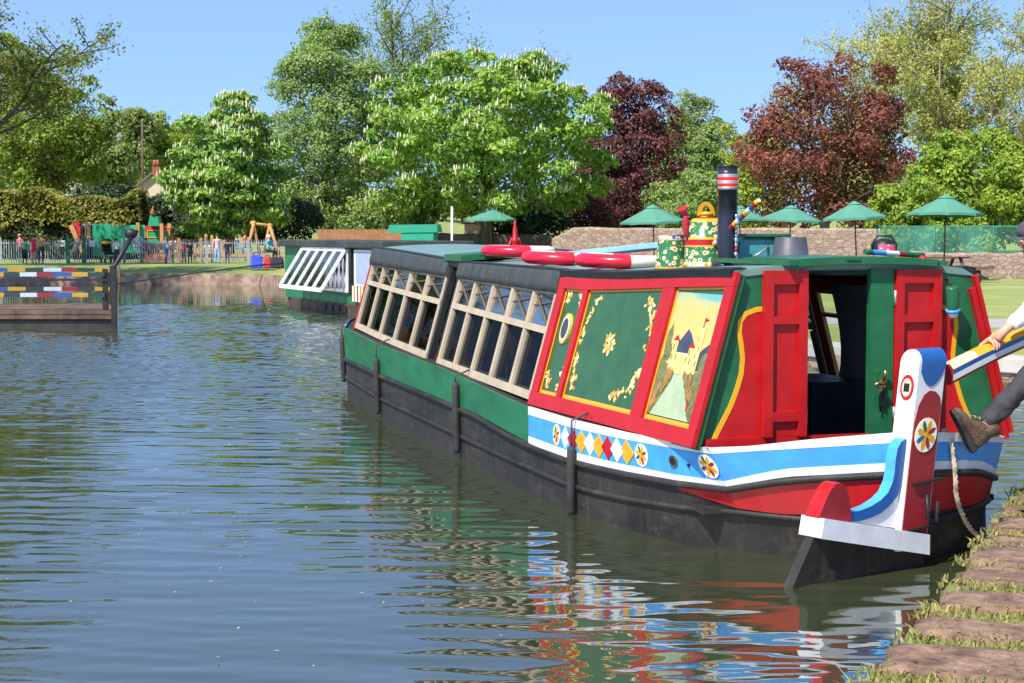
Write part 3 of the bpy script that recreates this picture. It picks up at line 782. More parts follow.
for sg in (1, -1):
    b = MB(); b2 = MB()
    P = SC_ if sg == 1 else [(.60 + (w - .65) * .85, z) for w, z in SC_]
    inn = off_(P, .016); out = off_(P, -.016)
    if sum(w for w, z in inn) > sum(w for w, z in out): inn, out = out, inn
    hw0 = .36 if sg == 1 else .26
    for i in range(len(P) - 1):
        q = [(sg * out[i][0], out[i][1]), (sg * inn[i][0], inn[i][1]), (sg * inn[i + 1][0], inn[i + 1][1]), (sg * out[i + 1][0], out[i + 1][1])]
        bulk(b, q if sg == 1 else q[::-1], TB - .007, TB + .002)
        q = [(sg * inn[i][0], inn[i][1]), (sg * hw0, inn[i][1]), (sg * hw0, inn[i + 1][1]), (sg * inn[i + 1][0], inn[i + 1][1])]
        bulk(b2, q if sg == 1 else q[::-1], TB - .004, TB + .002)
    b.build('curved_line', YELLOW, bk); b2.build('red_infill', RED, bk)
b = MB(); bulk(b, [(1.05, .684), (1.05, .735), (-1.05, .735), (-1.05, .684)], TB - .03, TB + .002); b.build('base_rail', RED, bk)
def door(name, w0, w1):
    b = MB(); z0, z1 = .737, 1.805
    zs = [(z0, z0 + .10, 0), (z0 + .10, z0 + .16, 1), (z0 + .16, z0 + .725, 0), (z0 + .725, z0 + .775, 1), (z0 + .775, z0 + .98, 0), (z0 + .98, z1, 1)]
    m = .058
    bulk(b, [(w0, z0), (w1, z0), (w1, z1), (w0, z1)], TB - .030, TB - .008)
    for a in ((w0, w0 + m), (w1 - m, w1)): bulk(b, [(a[0], z0), (a[1], z0), (a[1], z1), (a[0], z1)], TB - .062, TB - .0295)
    for za, zb_, s in zs:
        if s: bulk(b, [(w0 + m, za), (w1 - m, za), (w1 - m, zb_), (w0 + m, zb_)], TB - .060, TB - .0295)
    d = b.build(name, RED, boat, bevel=.004)
    for z in (.86, 1.62):
        b = MB(); b.tube([(-w0 if abs(w0) < abs(w1) else -w1, TB - .045, z - .05), (-w0 if abs(w0) < abs(w1) else -w1, TB - .045, z + .05)], .010, 8); b.build('hinge', STEEL, d)
    return d
door('door', .362, .660); door('door', -.600, -.268)
b = MB(); bulk(b, [(-.095, .715), (-.262, .715), (-.262, 1.81), (-.095, 1.81)][::-1], TB - .035, TB - .002)
dj = b.build('door_jamb', GREEN, boat, bevel=.003)
b = MB()
b.box((.175, TB - .05, 1.065), (.045, .02, .05)); b.tube([(.165, TB - .05, 1.06), (.165, TB - .10, 1.065), (.115, TB - .115, 1.075), (.085, TB - .115, 1.06)], [.012, .012, .011, .008], 8)
b.tube([(.185, TB - .05, 1.08), (.185, TB - .075, 1.12), (.185, TB - .08, 1.15)], [.012, .012, .016], 8)
b.build('latch', BRASS, dj)
b = MB()
for k in range(3): b.tube([(.165 + .012 * (k - 1), TB - .07, 1.04), (.17 + .016 * (k - 1), TB - .06, .95 - .02 * k), (.165, TB - .055, .88 + .03 * k)], .006, 6)
b.build('key_bunch', BLACK, dj)

# ---- roof
b = MB()
tr = [.69, .8, 1.2, 1.8, 2.4, 3.0, 3.57, 3.6, 4.5, 5.5, 6.8, 7.3, 8, 9, 10, 11, 11.75]
def rrow(t, dz, ov):
    e = roofz(t, 99); hw = wb(t) - TILT * (e - .7) + ov
    return [Vector((-hw * k / 8, t, roofz(t, hw * k / 8) + dz)) for k in range(-8, 9)]
b.grid([rrow(t, 0.0, .03) for t in tr]); b.grid([rrow(t, -.045, .03) for t in tr][::-1])
for t, rev in ((tr[0], 0), (tr[-1], 1)):
    A, B = rrow(t, 0, .03), rrow(t, -.045, .03)
    b.grid([A, B] if not rev else [B, A], smooth=False)
roof = b.build('roof', ROOFG, boat)
b = MB()
for sd in (1, -1):
    P = []
    for t in tr:
        e = roofz(t, 99); hw = wb(t) - TILT * (e - .7)
        if t <= 3.58: q = [(hw + .045, e - .045), (hw + .052, e + .008), (hw - .02, e + .022), (hw - .06, e + .012)]
        else: q = [(hw + .035, e - .045), (hw + .035, e + .022), (hw - .03, e + .026), (hw - .05, e + .010)]
        P.append([Vector((-sd * w, t, z)) for w, z in q])
    b.grid(P if sd == -1 else P[::-1], smooth=False)
    for k in (0, -1): b.add(P[k], [(0, 1, 2, 3)])
b.build('roof_edge', BLACK, roof)
b = MB()                                   # red name plank along the port edge of the stern roof
# ---- passenger cabin: beige frames
def frame_section(t0, t1, n, zs0, zm, zt, name):
    """side frames with n bays, sill height zs0(t), mid rail zm(t), head zt(t)"""
    pw = .066
    for sd in (1, -1):
        b = MB()
        xs = [t0 + (t1 - t0) * i / n for i in range(n + 1)]
        for i, t in enumerate(xs):
            a, c = (t, t + pw) if i == 0 else ((t - pw, t) if i == n else (t - pw / 2, t + pw / 2))
            wall_prism(b, [(a, zs0(a)), (c, zs0(c)), (c, zt(c)), (a, zt(a))], -.035, .012 if 0 < i < n else .014, sd)
        for a, c in zip(xs, xs[1:]):
            wall_prism(b, [(a, zs0(a) - .01), (c, zs0(c) - .01), (c, zs0(c) + .055), (a, zs0(a) + .055)], -.045, .018, sd)
            wall_prism(b, [(a, zm(a) - .028), (c, zm(c) - .028), (c, zm(c) + .028), (a, zm(a) + .028)], -.030, .016, sd)
            wall_prism(b, [(a, zt(a) - .02), (c, zt(c) - .02), (c, zt(c) + .05), (a, zt(a) + .05)], -.040, .006, sd)
        fr = b.build(name, BEIGE, boat, bevel=.003)
        for a, c in zip(xs, xs[1:]):
            b = MB(); b3 = MB(); b4 = MB()
            a2, c2 = a + pw / 2, c - pw / 2
            if a == t0: a2 = a + pw
            if c == t1: c2 = c - pw
            # hopper light, tipped in at its head
            b.add([CS(a2, zm(a2) + .03, -.008, sd), CS(c2, zm(c2) + .03, -.008, sd), CS(c2, zt(c2) - .02, -.025, sd), CS(a2, zt(a2) - .02, -.025, sd)], [(0, 1, 2, 3)])
            b4.bar(CS(a2 + .02, zm(a2) + .04, .002, sd), CS(c2 - .04, zt(c2) - .06, -.012, sd), .016, .016)
            b4.bar(CS(a2 + .01, zt(a2) - .07, -.012, sd), CS(c2 - .01, zt(c2) - .13, -.01, sd), .012, .012)
            # lower light: dark reveal with a clear pane
            for q in [(a2, a2 + .028), (c2 - .028, c2)]:
                wall_prism(b3, [(q[0], zs0(a) + .055), (q[1], zs0(a) + .055), (q[1], zm(a) - .028), (q[0], zm(a) - .028)], -.06, -.012, sd)
            wall_prism(b3, [(a2 + .028, zs0(a) + .058), (c2 - .028, zs0(a) + .058), (c2 - .028, zs0(a) + .08), (a2 + .028, zs0(a) + .08)], -.058, -.03, sd)
            hp = b.build('hopper_pane', GLASSM, fr); b4.build('stay', paint('stay_brown', (.09, .075, .06), .6), fr)
            b3.build('window_reveal', paint('grey_reveal', (.10, .095, .09), .6), fr)
        for a, c in zip(xs, xs[1:]):
            b = MB()
            b.add([CS(a + .03, zs0(a) + .05, -.028, sd), CS(c - .03, zs0(c) + .05, -.028, sd), CS(c - .03, zm(c) - .02, -.028, sd), CS(a + .03, zm(a) - .02, -.028, sd)], [(0, 1, 2, 3)])
            b.build('window_pane', GLASSP if sd == 1 else GLASS, fr)
Z1 = (lambda t: lerp(t, [(3.6, .725), (6.8, .765), (7.3, .785), (11.6, .87)]))
ZM = (lambda t: lerp(t, [(3.6, 1.262), (6.85, 1.335), (7.4, 1.345), (11.6, 1.43)]))
ZT = (lambda t: lerp(t, [(3.6, 1.57), (7.1, 1.605), (7.9, 1.615), (11.7, 1.65)]))
frame_section(3.60, 6.84, 5, Z1, ZM, ZT, 'window_frame')
frame_section(7.33, 11.55, 5, Z1, ZM, ZT, 'window_frame')
# rolled black side canvas under the roof edge
for ta, tb in ((3.585, 6.86), (7.30, 11.62)):
    b = MB(); rnd = random.Random(int(ta * 10))
    for sd in (1, -1):
        P = []
        N = 46
        ph = [rnd.uniform(0, 6) for _ in range(4)]
        for i in range(N + 1):
            t = ta + (tb - ta) * i / N
            zt = ZT(t) - .012; ze = roofz(t, 99) + .004
            wv = .006 * math.sin(t * 9 + ph[0]) + .004 * math.sin(t * 23 + ph[1]) + .003 * math.sin(t * 41 + ph[2])
            P.append([CS(t, zt + .004 * math.sin(t * 7), .004, sd), CS(t, zt + .002, .030 + wv, sd), CS(t, zt + (ze - zt) * .3, .046 + wv, sd), CS(t, zt + (ze - zt) * .65, .044 + wv * .8, sd), CS(t, ze - .012, .040, sd), CS(t, ze + .008, .020, sd)])
        b.grid(P if sd == -1 else P[::-1])
        for k in (0, -1): b.add(P[k], [tuple(range(6))])
    b.build('side_canvas', CANVAS, boat)
# doorway between the two sections: dark posts, red inside, green sliding cover above
for q in [(6.86, 6.93, .78, 1.79, -.05, .008), (7.22, 7.30, .79, 1.80, -.05, .008), (6.86, 7.30, .78, 1.79, -.05, .008, -1)]:
    b = MB(); wall_rect(b, *q); b.build('doorway_post', BLACK, boat)
b = MB(); wall_rect(b, 6.93, 7.22, 1.70, 1.79, -.05, .004); b.build('doorway_head', BLACK, boat)
b = MB(); b.box((.3, 7.06, 1.2), (.7, .30, 1.0)); b.box((0, 7.1, 1.52), (1.5, .04, .3), mat=1)
b.build('doorway_lining', [WOODI, RED], boat)
b = MB()
P = [[Vector((-w, t, z + .05)) for w, z in zip(np.linspace(1.10, .52, 6), [roofz(7.1, w) + .02 for w in np.linspace(1.02, .52, 6)])] for t in (6.75, 7.45)]
b.grid(P, smooth=False); b.grid([[p - Vector((0, 0, .06)) for p in r] for r in P][::-1], smooth=False)
for t in (0, 1): b.grid([P[t], [p - Vector((0, 0, .06)) for p in P[t]]], smooth=False)
b.grid([[P[0][0], P[1][0]], [P[0][0] - Vector((0, 0, .06)), P[1][0] - Vector((0, 0, .06))]], smooth=False)
b.build('roof_cover', GREEN, boat)
# bow bulkhead with red and white edge
for sd in (1, -1):
    b = MB(); wall_rect(b, 11.56, 11.62, .84, 1.72, -.05, .022, sd); b.build('corner_post', RED, boat, bevel=.003)
b = MB(); w_ = 1.2
b.prism([Vector((-w_, 11.58, .8)), Vector((w_, 11.58, .8)), Vector((w_ - .25, 11.58, 1.78)), Vector((-w_ + .25, 11.58, 1.78))], [Vector((-w_, 11.63, .8)), Vector((w_, 11.63, .8)), Vector((w_ - .25, 11.63, 1.78)), Vector((-w_ + .25, 11.63, 1.78))])
b.build('fore_bulkhead', GREEN, boat)
# inside
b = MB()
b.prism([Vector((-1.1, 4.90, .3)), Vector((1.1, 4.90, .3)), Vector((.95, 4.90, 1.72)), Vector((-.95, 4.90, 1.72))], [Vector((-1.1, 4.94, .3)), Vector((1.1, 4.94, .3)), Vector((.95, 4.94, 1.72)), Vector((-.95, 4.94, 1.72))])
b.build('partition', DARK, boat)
for k in range(5):
    b = MB(); t = 4.15 + k * 1.5
    if 6.6 < t < 7.5 or t < 5: continue
    b.box((-.45, t, .58), (.9, .40, .06)); b.box((-.45, t + .2, .84), (.9, .05, .5)); b.box((-.85, t, .42), (.06, .38, .27)); b.box((-.06, t, .42), (.06, .38, .27))
    b.build('bench', WOODI, boat)
b = MB()
for k in range(6):
    t = 5.25 + k * 1.05; b.box((.05, t, .92), (.7, .5, .04)); b.tube([(.05, t, .3), (.05, t, .9)], .03, 8)
b.build('table', WOODI, boat)
b = MB()
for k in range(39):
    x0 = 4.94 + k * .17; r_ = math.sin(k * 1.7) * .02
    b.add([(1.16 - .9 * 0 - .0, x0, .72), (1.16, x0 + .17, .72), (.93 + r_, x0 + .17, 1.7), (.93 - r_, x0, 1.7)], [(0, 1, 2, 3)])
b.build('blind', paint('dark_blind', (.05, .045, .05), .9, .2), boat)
# net curtain and stove dresser in the stern cabin
b = MB(); P = []
for i in range(26):
    s = i / 25
    P.append([Vector((.70 + .03 * math.sin(i * 2.1) - .05 * z_, 1.75 + s * (.72 - .28 * math.sin(2.6 * z_)), 1.66 - z_ * .95)) for z_ in np.linspace(0, 1, 9)])
b.grid(P); b.build('curtain', CURTAIN, boat)
b = MB(); b.box((-.12, 1.95, .55), (.7, .5, .55)); b.box((.32, 1.9, .62), (.42, .7, .75)); b.box((-.3, 2.6, .7), (1.0, .5, .8))
b.build('dresser', paint('dark_blue_dresser', (.015, .018, .035), .4, .3), boat)
b = MB(); b.box((.05, 1.7, .86), (.10, .12, .05)); b.box((.02, 1.7, 1.12), (.14, .03, .10)); b.build('kettle_shelf', BLACK, boat)

# ---- hull ornaments
b = MB()
def hp(poly, o, mat, th=.012, side=1):
    b.prism([H(t, z, o - th, side) for t, z in poly], [H(t, z, o, side) for t, z in poly], mat)
tm = lambda s: 3.30 - s
n = 8; t_a, t_b = 2.62, 1.50
for i in range(n):
    cw = (t_a - t_b) / n; tc_ = t_a - cw * (i + .5); zc = (zBb(tc_) + zW1b(tc_)) / 2; hh = (zW1b(tc_) - zBb(tc_)) / 2 - .004
    hp([(tc_ - cw * .68, zc), (tc_, zc + hh), (tc_ + cw * .68, zc), (tc_, zc - hh)], .0115 + .0004 * i, (0, 1, 2, 0, 2, 1, 0, 2)[i])
b.build('diamond', [WHITE, RED, YELLOW], bandb)
def rosette(name, P, parent, r1, rx=1.0, k=8):
    """flower disc; P(a, b, off) maps disc coordinates to the surface"""
    b = MB()
    def poly(pts, o, mat): b.prism([P(x, y, o - .004) for x, y in pts], [P(x, y, o) for x, y in pts], mat)
    poly([(r1 * rx * math.cos(6.2832 * i / 22), r1 * math.sin(6.2832 * i / 22)) for i in range(22)], .003, 0)
    for j in range(k):
        a = 6.2832 * (j + .5) / k; fw_ = .62 if j % 2 else .5
        pts = [(0, 0)]
        for u, v in [(.35, .26), (.7, .30), (.92, .0), (.7, -.30), (.35, -.26)]:
            pts.append((r1 * rx * (u * math.cos(a) - fw_ * v * math.sin(a)), r1 * (u * math.sin(a) + fw_ * v * math.cos(a))))
        poly(pts[::1], .0045 + .0002 * j, 1 if j % 2 else 2 + (j // 2) % 3)
    poly([(r1 * rx * .16 * math.cos(6.2832 * i / 10), r1 * .16 * math.sin(6.2832 * i / 10)) for i in range(10)], .007, 1)
    return b.build(name, [paint('rosette_cream', (.78, .72, .58), .4, .06), YELLOW, DRED, GREEN, RBLUE], parent)
for tc_ in (2.74, 1.385, .68):
    zc = (zBb(tc_) + zW1b(tc_)) / 2
    rosette('rosette', lambda x, y, o, tc_=tc_, zc=zc: H(tc_ - x, zc + y, .010 + o, 1), bandb, .078)
b = MB()
tc_ = 1.0; zc = (zBb(tc_) + zW1b(tc_)) / 2
for r_, o, m_ in ((.040, .018, 0), (.025, .021, 1)): hp([(tc_ + r_ * math.cos(.3927 * i), zc + r_ * math.sin(.3927 * i)) for i in range(16)], o, m_, .02)
b.build('skin_fitting', [BRASS, BLACK], bandb); b = MB()
hp([(.86 + .012 * math.cos(.785 * i), zc - .01 + .012 * math.sin(.785 * i)) for i in range(8)], .016, 0, .02)
b.build('drain_hole', BLACK, bandb)
# chimney
CH = Vector((-.45, 1.75, roofz(1.75, .45) - .02))
b = MB()
HC_ = .72
prof = [(.068, 0), (.068, .03), (.069, .35), (.069, HC_ - .17)]
mats = [0, 0, 0]
z = HC_ - .17
for dz, m_ in ((.022, 1), (.022, 2), (.022, 1), (.022, 2), (.022, 1)):
    prof += [(.0715, z), (.0715, z + dz)]; mats += [m_, m_]; z += dz
prof += [(.070, z), (.070, HC_ - .012), (.074, HC_ - .008), (.074, HC_), (.060, HC_), (.058, HC_ - .15)]; mats += [0, 0, 0, 0, 0, 0]
b.lathe(prof, CH, 28, mats=mats)
b.lathe([(.11, .01), (.11, .03), (.08, .05)], CH, 24)
chim = b.build('chimney', [paint('chimney_black', (.012, .014, .026), .3, .3), STEEL, RED], boat)
b = MB()
for k in range(9):
    zc = .36 - k * .033; a = R(-62); w = .016 + .004 * (k % 3 == 2)
    b.ball(CH + Vector((.080 * math.cos(a), .080 * math.sin(a), zc)), w, 5, sc=(.8, .5, 1.25), mat=(1 if k == 7 else 0))
b.build('chain', [paint('chain_chrome', (.6, .6, .6), .2, metal=1), RED], chim)
# sliding hatch, slides, skylight
b = MB()
def lid(t0, t1, w0, w1, h, th, mat=0):
    P = [[Vector((-w, t, roofz(1.2, w) + h)) for w in np.linspace(w0, w1, 9)] for t in (t0, t1)]
    Q = [[p - Vector((0, 0, th)) for p in r] for r in P]
    b.grid(P, mat, False); b.grid(Q[::-1], mat, False)
    for k in (0, 1): b.grid([P[k], Q[k]] if k == 1 else [Q[k], P[k]], mat, False)
    for k in (0, -1): b.grid([[P[0][k], P[1][k]], [Q[0][k], Q[1][k]]], mat, False)
lid(.60, 1.45, .46, -.54, .045, .045)
b.bar((-.12, .60, roofz(1, .1) + .03), (-.02, .60, roofz(1, 0) + .03), .02, .02)
b.build('sliding_hatch', GREEN, boat)
b = MB()
for w in (.50, -.58): b.bar((-w, .58, roofz(1, w) + .02), (-w, 2.4, roofz(1, w) + .02), .05, .03)
b.build('hatch_slide', GREEN, boat)
sk = thing('skylight', None, None); del_ = None
for k_ in list(sk.keys()): del sk[k_]
sk.parent = boat; sk.location = (-.14, 2.15, roofz(2.1, .2) - .01)
b = MB()
L_ = .32
b.prism([(-.24, -L_, 0), (.24, -L_, 0), (.24, -L_, .13), (.14, -L_, .215), (-.14, -L_, .215), (-.24, -L_, .13)], [(-.24, L_, 0), (.24, L_, 0), (.24, L_, .13), (.14, L_, .215), (-.14, L_, .215), (-.24, L_, .13)])
b.bar((-.22, -L_ - .02, .225), (.20, -L_ - .02, .225), .04, .022)
b.build('box', GREEN, sk, bevel=.004)
b = MB(); b.hexa([(-.20, -L_ - .010, .03), (.02, -L_ - .010, .03), (.02, -L_ + .002, .03), (-.20, -L_ + .002, .03), (-.18, -L_ - .010, .195), (.14, -L_ - .010, .195), (.14, -L_ + .002, .195), (-.18, -L_ + .002, .195)])
b.build('pane', paint('teal_panel', (.05, .24, .27), .3, .2), sk)
b = MB(); b.tube([(-.10, -L_ - .014, .07), (-.06, -L_ - .04, .09), (.0, -L_ - .04, .13), (.03, -L_ - .014, .15)], .008, 6); b.build('handle', STEEL, sk)
# red towing mast
b = MB(); c = Vector((-.31, 7.6, roofz(7.6, .3) - .02))
b.lathe([(.13, 0), (.12, .03), (.05, .05), (.032, .14), (.042, .16), (.042, .18), (.026, .20), (.022, .30), (.012, .33), (.012, .37)], c, 14)
b.tube([c + Vector((-.085, 0, .04)), c + Vector((-.035, 0, .20))], .012, 6); b.tube([c + Vector((.085, 0, .04)), c + Vector((.035, 0, .20))], .012, 6)
b.build('towing_mast', RED, boat)

# ---- rudder with its ram's head and tiller (all in the rudder's own vertical plane)
RP = Vector((0, 0, 0))
aw = Vector((-.80, -.60, 0)); aw.normalize()                 # pointing aft, in world space
a_l = (Matrix.Rotation(-BR, 3, 'Z') @ aw)                    # in boat space
m_l = Vector((-a_l.y, a_l.x, 0))                             # starboard face of the rudder (towards the camera)
if (Matrix.Rotation(BR, 3, 'Z') @ m_l).y > 0: m_l = -m_l
O_l = Vector((0, -.04, 0))
def RU(a, z, o=0.0): return O_l + a_l * a + m_l * o + Vector((0, 0, z))
def rplate(b, poly, o0, o1, mat=0, side=None): b.prism([RU(a, z, o0) for a, z in poly], [RU(a, z, o1) for a, z in poly], mat, side)
b = MB()
pa = lambda z: .165 - .145 * (z - .2)
TH = .073
b = MB()
def sect(a_of_z):
    P = [(-TH, .12), (TH, .12), (TH, 1.25)] + [(TH * math.cos(R(x)), 1.25 + .085 * math.sin(R(x))) for x in range(15, 180, 15)] + [(-TH, 1.25)]
    return [RU(a_of_z(z), z, o) for o, z in P]
b.prism(sect(pa), sect(lambda z: pa(z) - .25), 0, None, False)
rud = b.build('rudder', WHITE, boat, bevel=.006)
def sidepoly(b, pts, o0, o1, mat=0): rplate(b, [(pa(z) - f * .25, z) for f, z in pts], o0, o1, mat)
b = MB()
for sg in (1, -1):
    sidepoly(b, [(.03, .14), (.03, .75), (.05, .90), (.14, 1.0), (.30, 1.06), (.5, 1.085), (.72, 1.075), (.90, 1.04), (.97, .98), (.97, .14)], sg * TH * .96, sg * (TH + .004))
b.build('rudder_side', DRED, rud)
b = MB()
P = []
for f in np.linspace(.10, 1.0, 10):
    row = []
    for x in list(range(0, 181, 12)):
        o, z = (TH + .004) * math.cos(R(x)), 1.25 + .089 * math.sin(R(x)); row.append(RU(pa(z) - f * .25, z, o))
    dip = 1.25 - .14 * math.sin(math.pi * min(1, max(0, (f - .02)))) ** .7
    row = [RU(pa(dip) - f * .25, dip, TH + .004)] + row + [RU(pa(dip) - f * .25, dip, -TH - .004)]
    P.append(row)
b.grid(P); b.add(P[0], [tuple(range(len(P[0])))[::-1]]); b.add(P[-1], [tuple(range(len(P[0])))])
b.build('cap', RBLUE, rud)
rosette('rosette', lambda x, y, o: RU(pa(.815 + y) - .125 - x, .815 + y, TH + .006 + o), rud, .105, .95, 8)
b = MB()
def aftell(ra, rz, o0, o1, mat, cz=1.105):
    A = [(ra * math.cos(.3142 * i), cz + rz * math.sin(.3142 * i)) for i in range(20)]
    b.prism([RU(pa(z) + o0, z, o) for o, z in A], [RU(pa(z) + o1, z, o) for o, z in A], mat)
aftell(.052, .078, -.01, .004, 0); aftell(.036, .056, -.01, .007, 1)
b.prism([RU(pa(z) - .01, z, o) for o, z in [(-.02, 1.08), (.022, 1.08), (.022, 1.13), (-.02, 1.13)]], [RU(pa(z) + .009, z, o) for o, z in [(-.02, 1.08), (.022, 1.08), (.022, 1.13), (-.02, 1.13)]], 2)
b.build('tiller_mortice', [RED, CREAM, BLACK], rud)
outer = [(.09, .80), (.13, .785), (.165, .745), (.182, .68), (.188, .61), (.205, .545), (.245, .485), (.31, .445), (.40, .415), (.50, .398), (.60, .40)]
inner = [(.06, .745), (.088, .70), (.105, .65), (.112, .59), (.122, .53), (.155, .46), (.225, .405), (.31, .365), (.40, .345), (.50, .335), (.60, .345)]
b = MB()
for i in range(len(outer) - 1):
    q = [outer[i], outer[i + 1], inner[i + 1], inner[i]]
    A, B = [RU(a, z, -.034) for a, z in q], [RU(a, z, .044) for a, z in q]
    b.add(A, [(0, 1, 2, 3)], 1); b.add(B, [(3, 2, 1, 0)], 1)
    b.add([A[0], B[0], B[1], A[1]], [(0, 1, 2, 3)], 0, True)
    b.add([A[3], B[3], B[2], A[2]], [(3, 2, 1, 0)], 1)
b.build('curved_brace', [BLUE, RBLUE], rud)
ztp = lambda a: .205 + .205 * (a + .10) / 1.03
b = MB(); rplate(b, inner + [(.60, ztp(.6)), (.3, ztp(.3)), (0.0, ztp(0)), (0.0, .72)], -.028, .030)
b.build('web', WHITE, rud)
b = MB()
fin = [(.585, .33), (.59, .42), (.605, .50), (.635, .555), (.68, .585), (.72, .580), (.76, .55), (.80, .50), (.835, .44), (.86, .40), (.86, .36)]
fo = fin
A, B = [RU(a, z, -.05) for a, z in fo], [RU(a, z, .058) for a, z in fo]
b.add(A, [tuple(range(len(A)))], 1); b.add(B, [tuple(range(len(B)))[::-1]], 1)
for i in range(len(fo) - 1): b.add([A[i], B[i], B[i + 1], A[i + 1]], [(0, 1, 2, 3)], 0, True)
b.build('fin', [RED, DRED], rud)
b = MB()
q = [(-.08, ztp(-.12) - .125), (-.08, ztp(-.12)), (.86, ztp(.86)), (.885, ztp(.86) - .115)]
rplate(b, q, -.08, .10); b.build('blade_cap', paint('worn_white', (.58, .60, .62), .45, .12, dirt=.35), rud, bevel=.008)
b = MB(); rplate(b, [(-.10, -.5), (-.10, ztp(-.1) - .126), (.875, ztp(.86) - .116), (1.04, .02), (1.17, -.3), (1.2, -.5)], -.035, .035)
b.build('blade', HULLB, rud, bevel=.006)
# gudgeon irons
b = MB()
for z in (.24, .52): b.bar(RU(pa(z) - .05, z, TH + .008), RU(pa(z) - .30, z + .02, TH + .02), .03, .012)
b.tube([RU(pa(.4) - .20, .45, TH + .01), RU(pa(.4) - .19, .30, TH + .03), RU(pa(.4) - .27, .27, TH + .03), RU(pa(.4) - .29, .40, TH + .02)], .012, 6)
b.build('gudgeon_iron', BLACK, rud)
# tiller
a0, a1 = Vector((-.33, 1.165)), Vector((-2.0, 1.50))
OCT = [(-.028, .066), (.028, .066), (.058, .036), (.058, .004), (.058, -.034), (.03, -.064), (-.03, -.064), (-.058, -.034), (-.058, .004), (-.058, .036)]
CLR = [0, 1, 2, 3, 4, 4, 4, 3, 2, 1]
b = MB(); rings = []
S_ = [0, .12, .25, .45, .8, 1.2, 1.7]
for s in S_:
    k = 1.0 - .16 * s / 1.7; r_ = s / 1.7
    c = a0 + (a1 - a0) * r_; c = Vector((c.x, c.y + .05 * math.sin(r_ * 3.0)))
    rings.append([RU(c.x, c.y + z * k, o * k) for o, z in OCT])
for i in range(len(S_) - 1):
    for j in range(10):
        m_ = CLR[j]
        if S_[i] < .2 and m_ in (0, 1): m_ = 5
        elif m_ == 0: m_ = 1
        b.add([rings[i][j], rings[i + 1][j], rings[i + 1][(j + 1) % 10], rings[i][(j + 1) % 10]], [(0, 1, 2, 3)], m_)
b.add(rings[0], [tuple(range(10))], 4); b.add(rings[-1], [tuple(range(10))[::-1]], 0)
b.build('tiller', [YELLOW, YELLOW, RBLUE, WHITE, DRED, CREAM], rud)
TILLER_AT = lambda s: BM @ rings_at(s)
def rings_at(s):
    r_ = s / 1.7; c = a0 + (a1 - a0) * r_; return RU(c.x, c.y + .05 * math.sin(r_ * 3.0), 0)
# ------------------------------------------------------------------ things on and beside the boat
def rz(t, w): return roofz(t, w)
def lifebuoy(t, w, rot, tilt, label, dz=0.0):
    o = thing('lifebuoy', label, 'lifebuoy', bp_(t, w, rz(t, w) + .055 + dz), rot, 'red and cream lifebuoys on the boat roof')
    o.rotation_euler = (tilt[0], tilt[1], rot)
    for nm, m_, a0_, a1_ in (('red_segment', paint('buoy_red', (.55, .01, .03), .3, .08), 0, 1), ('cream_segment', paint('buoy_cream', (.66, .58, .46), .4, .08), 1, 0)):
        for k in range(2):
            s = (0, 110) if m_.name == 'buoy_red' else (110, 180)
            b = MB()
            A = [R(k * 180 + s[0] + (s[1] - s[0]) * i / 14) for i in range(15)]
            P = [[Vector(((.285 + .080 * math.cos(q)) * math.cos(a), (.285 + .080 * math.cos(q)) * math.sin(a), .056 * math.sin(q))) for q in np.linspace(0, 2 * math.pi, 15)[:-1]] for a in A]
            b.grid(P, close=True)
            b.build(nm, m_, o)
    return o
lifebuoy(3.30, .69, R(-10), (R(0), R(2), 0), 'red and cream lifebuoy lying nearest the flowered water cans on the roof edge')
lifebuoy(4.75, .70, R(-5), (R(0), R(2), 0), 'red and cream lifebuoy tucked behind the one nearest the flowered cans', .0)
lifebuoy(6.55, .58, R(0), (R(0), R(1), 0), 'red and cream lifebuoy beside the red towing mast, farthest along the roof', .03)
lifebuoy(3.9, -.55, R(0), (R(0), R(-2), 0), 'red and cream lifebuoy on the far side of the roof beside the blue plank')
# light blue plank
b = MB(); A, B = bp_(5.6, .42, rz(5.6, .42) + .05), bp_(2.35, .30, rz(2.3, .3) + .185)
b.bar(A, B, .24, .045)
tag(b.build('gang_plank', paint('plank_blue', (.22, .45, .58), .45, .12, dirt=.15), bevel=.005), 'long pale blue plank resting slantwise along the boat roof', 'plank')
# painted water cans
FL = []
def flowered(name, base, c2, c3, sc=16):
    m, n, l, p = newmat(name)
    tc = n.new('ShaderNodeTexCoord')
    v = n.new('ShaderNodeTexVoronoi'); v.inputs['Scale'].default_value = sc; l.new(tc.outputs['Object'], v.inputs['Vector'])
    r1 = n.new('ShaderNodeValToRGB'); e = r1.color_ramp.elements; r1.color_ramp.interpolation = 'CONSTANT'
    e[0].color = c2 + (1,); e[0].position = 0; e[1].color = base + (1,); e[1].position = .46; q = e.new(.22); q.color = c3 + (1,)
    l.new(v.outputs['Distance'], r1.inputs[0])
    v2 = n.new('ShaderNodeTexVoronoi'); v2.inputs['Scale'].default_value = sc * 1.7; l.new(tc.outputs['Object'], v2.inputs['Vector'])
    r2 = n.new('ShaderNodeValToRGB'); e = r2.color_ramp.elements; r2.color_ramp.interpolation = 'CONSTANT'
    e[0].color = (1, 1, 1, 1); e[1].color = (0, 0, 0, 1); e[1].position = .20
    l.new(v2.outputs['Distance'], r2.inputs[0])
    mx = n.new('ShaderNodeMix'); mx.data_type = 'RGBA'; l.new(r2.outputs[0], mx.inputs[0]); l.new(r1.outputs[0], mx.inputs[6]); mx.inputs[7].default_value = (.30, .42, .06, 1)
    l.new(mx.outputs[2], p.inputs['Base Color']); p.inputs['Roughness'].default_value = .3
    return m
FLG = flowered('roses_on_green', (.02, .13, .045), (.50, .07, .04), (.60, .46, .28), 27)
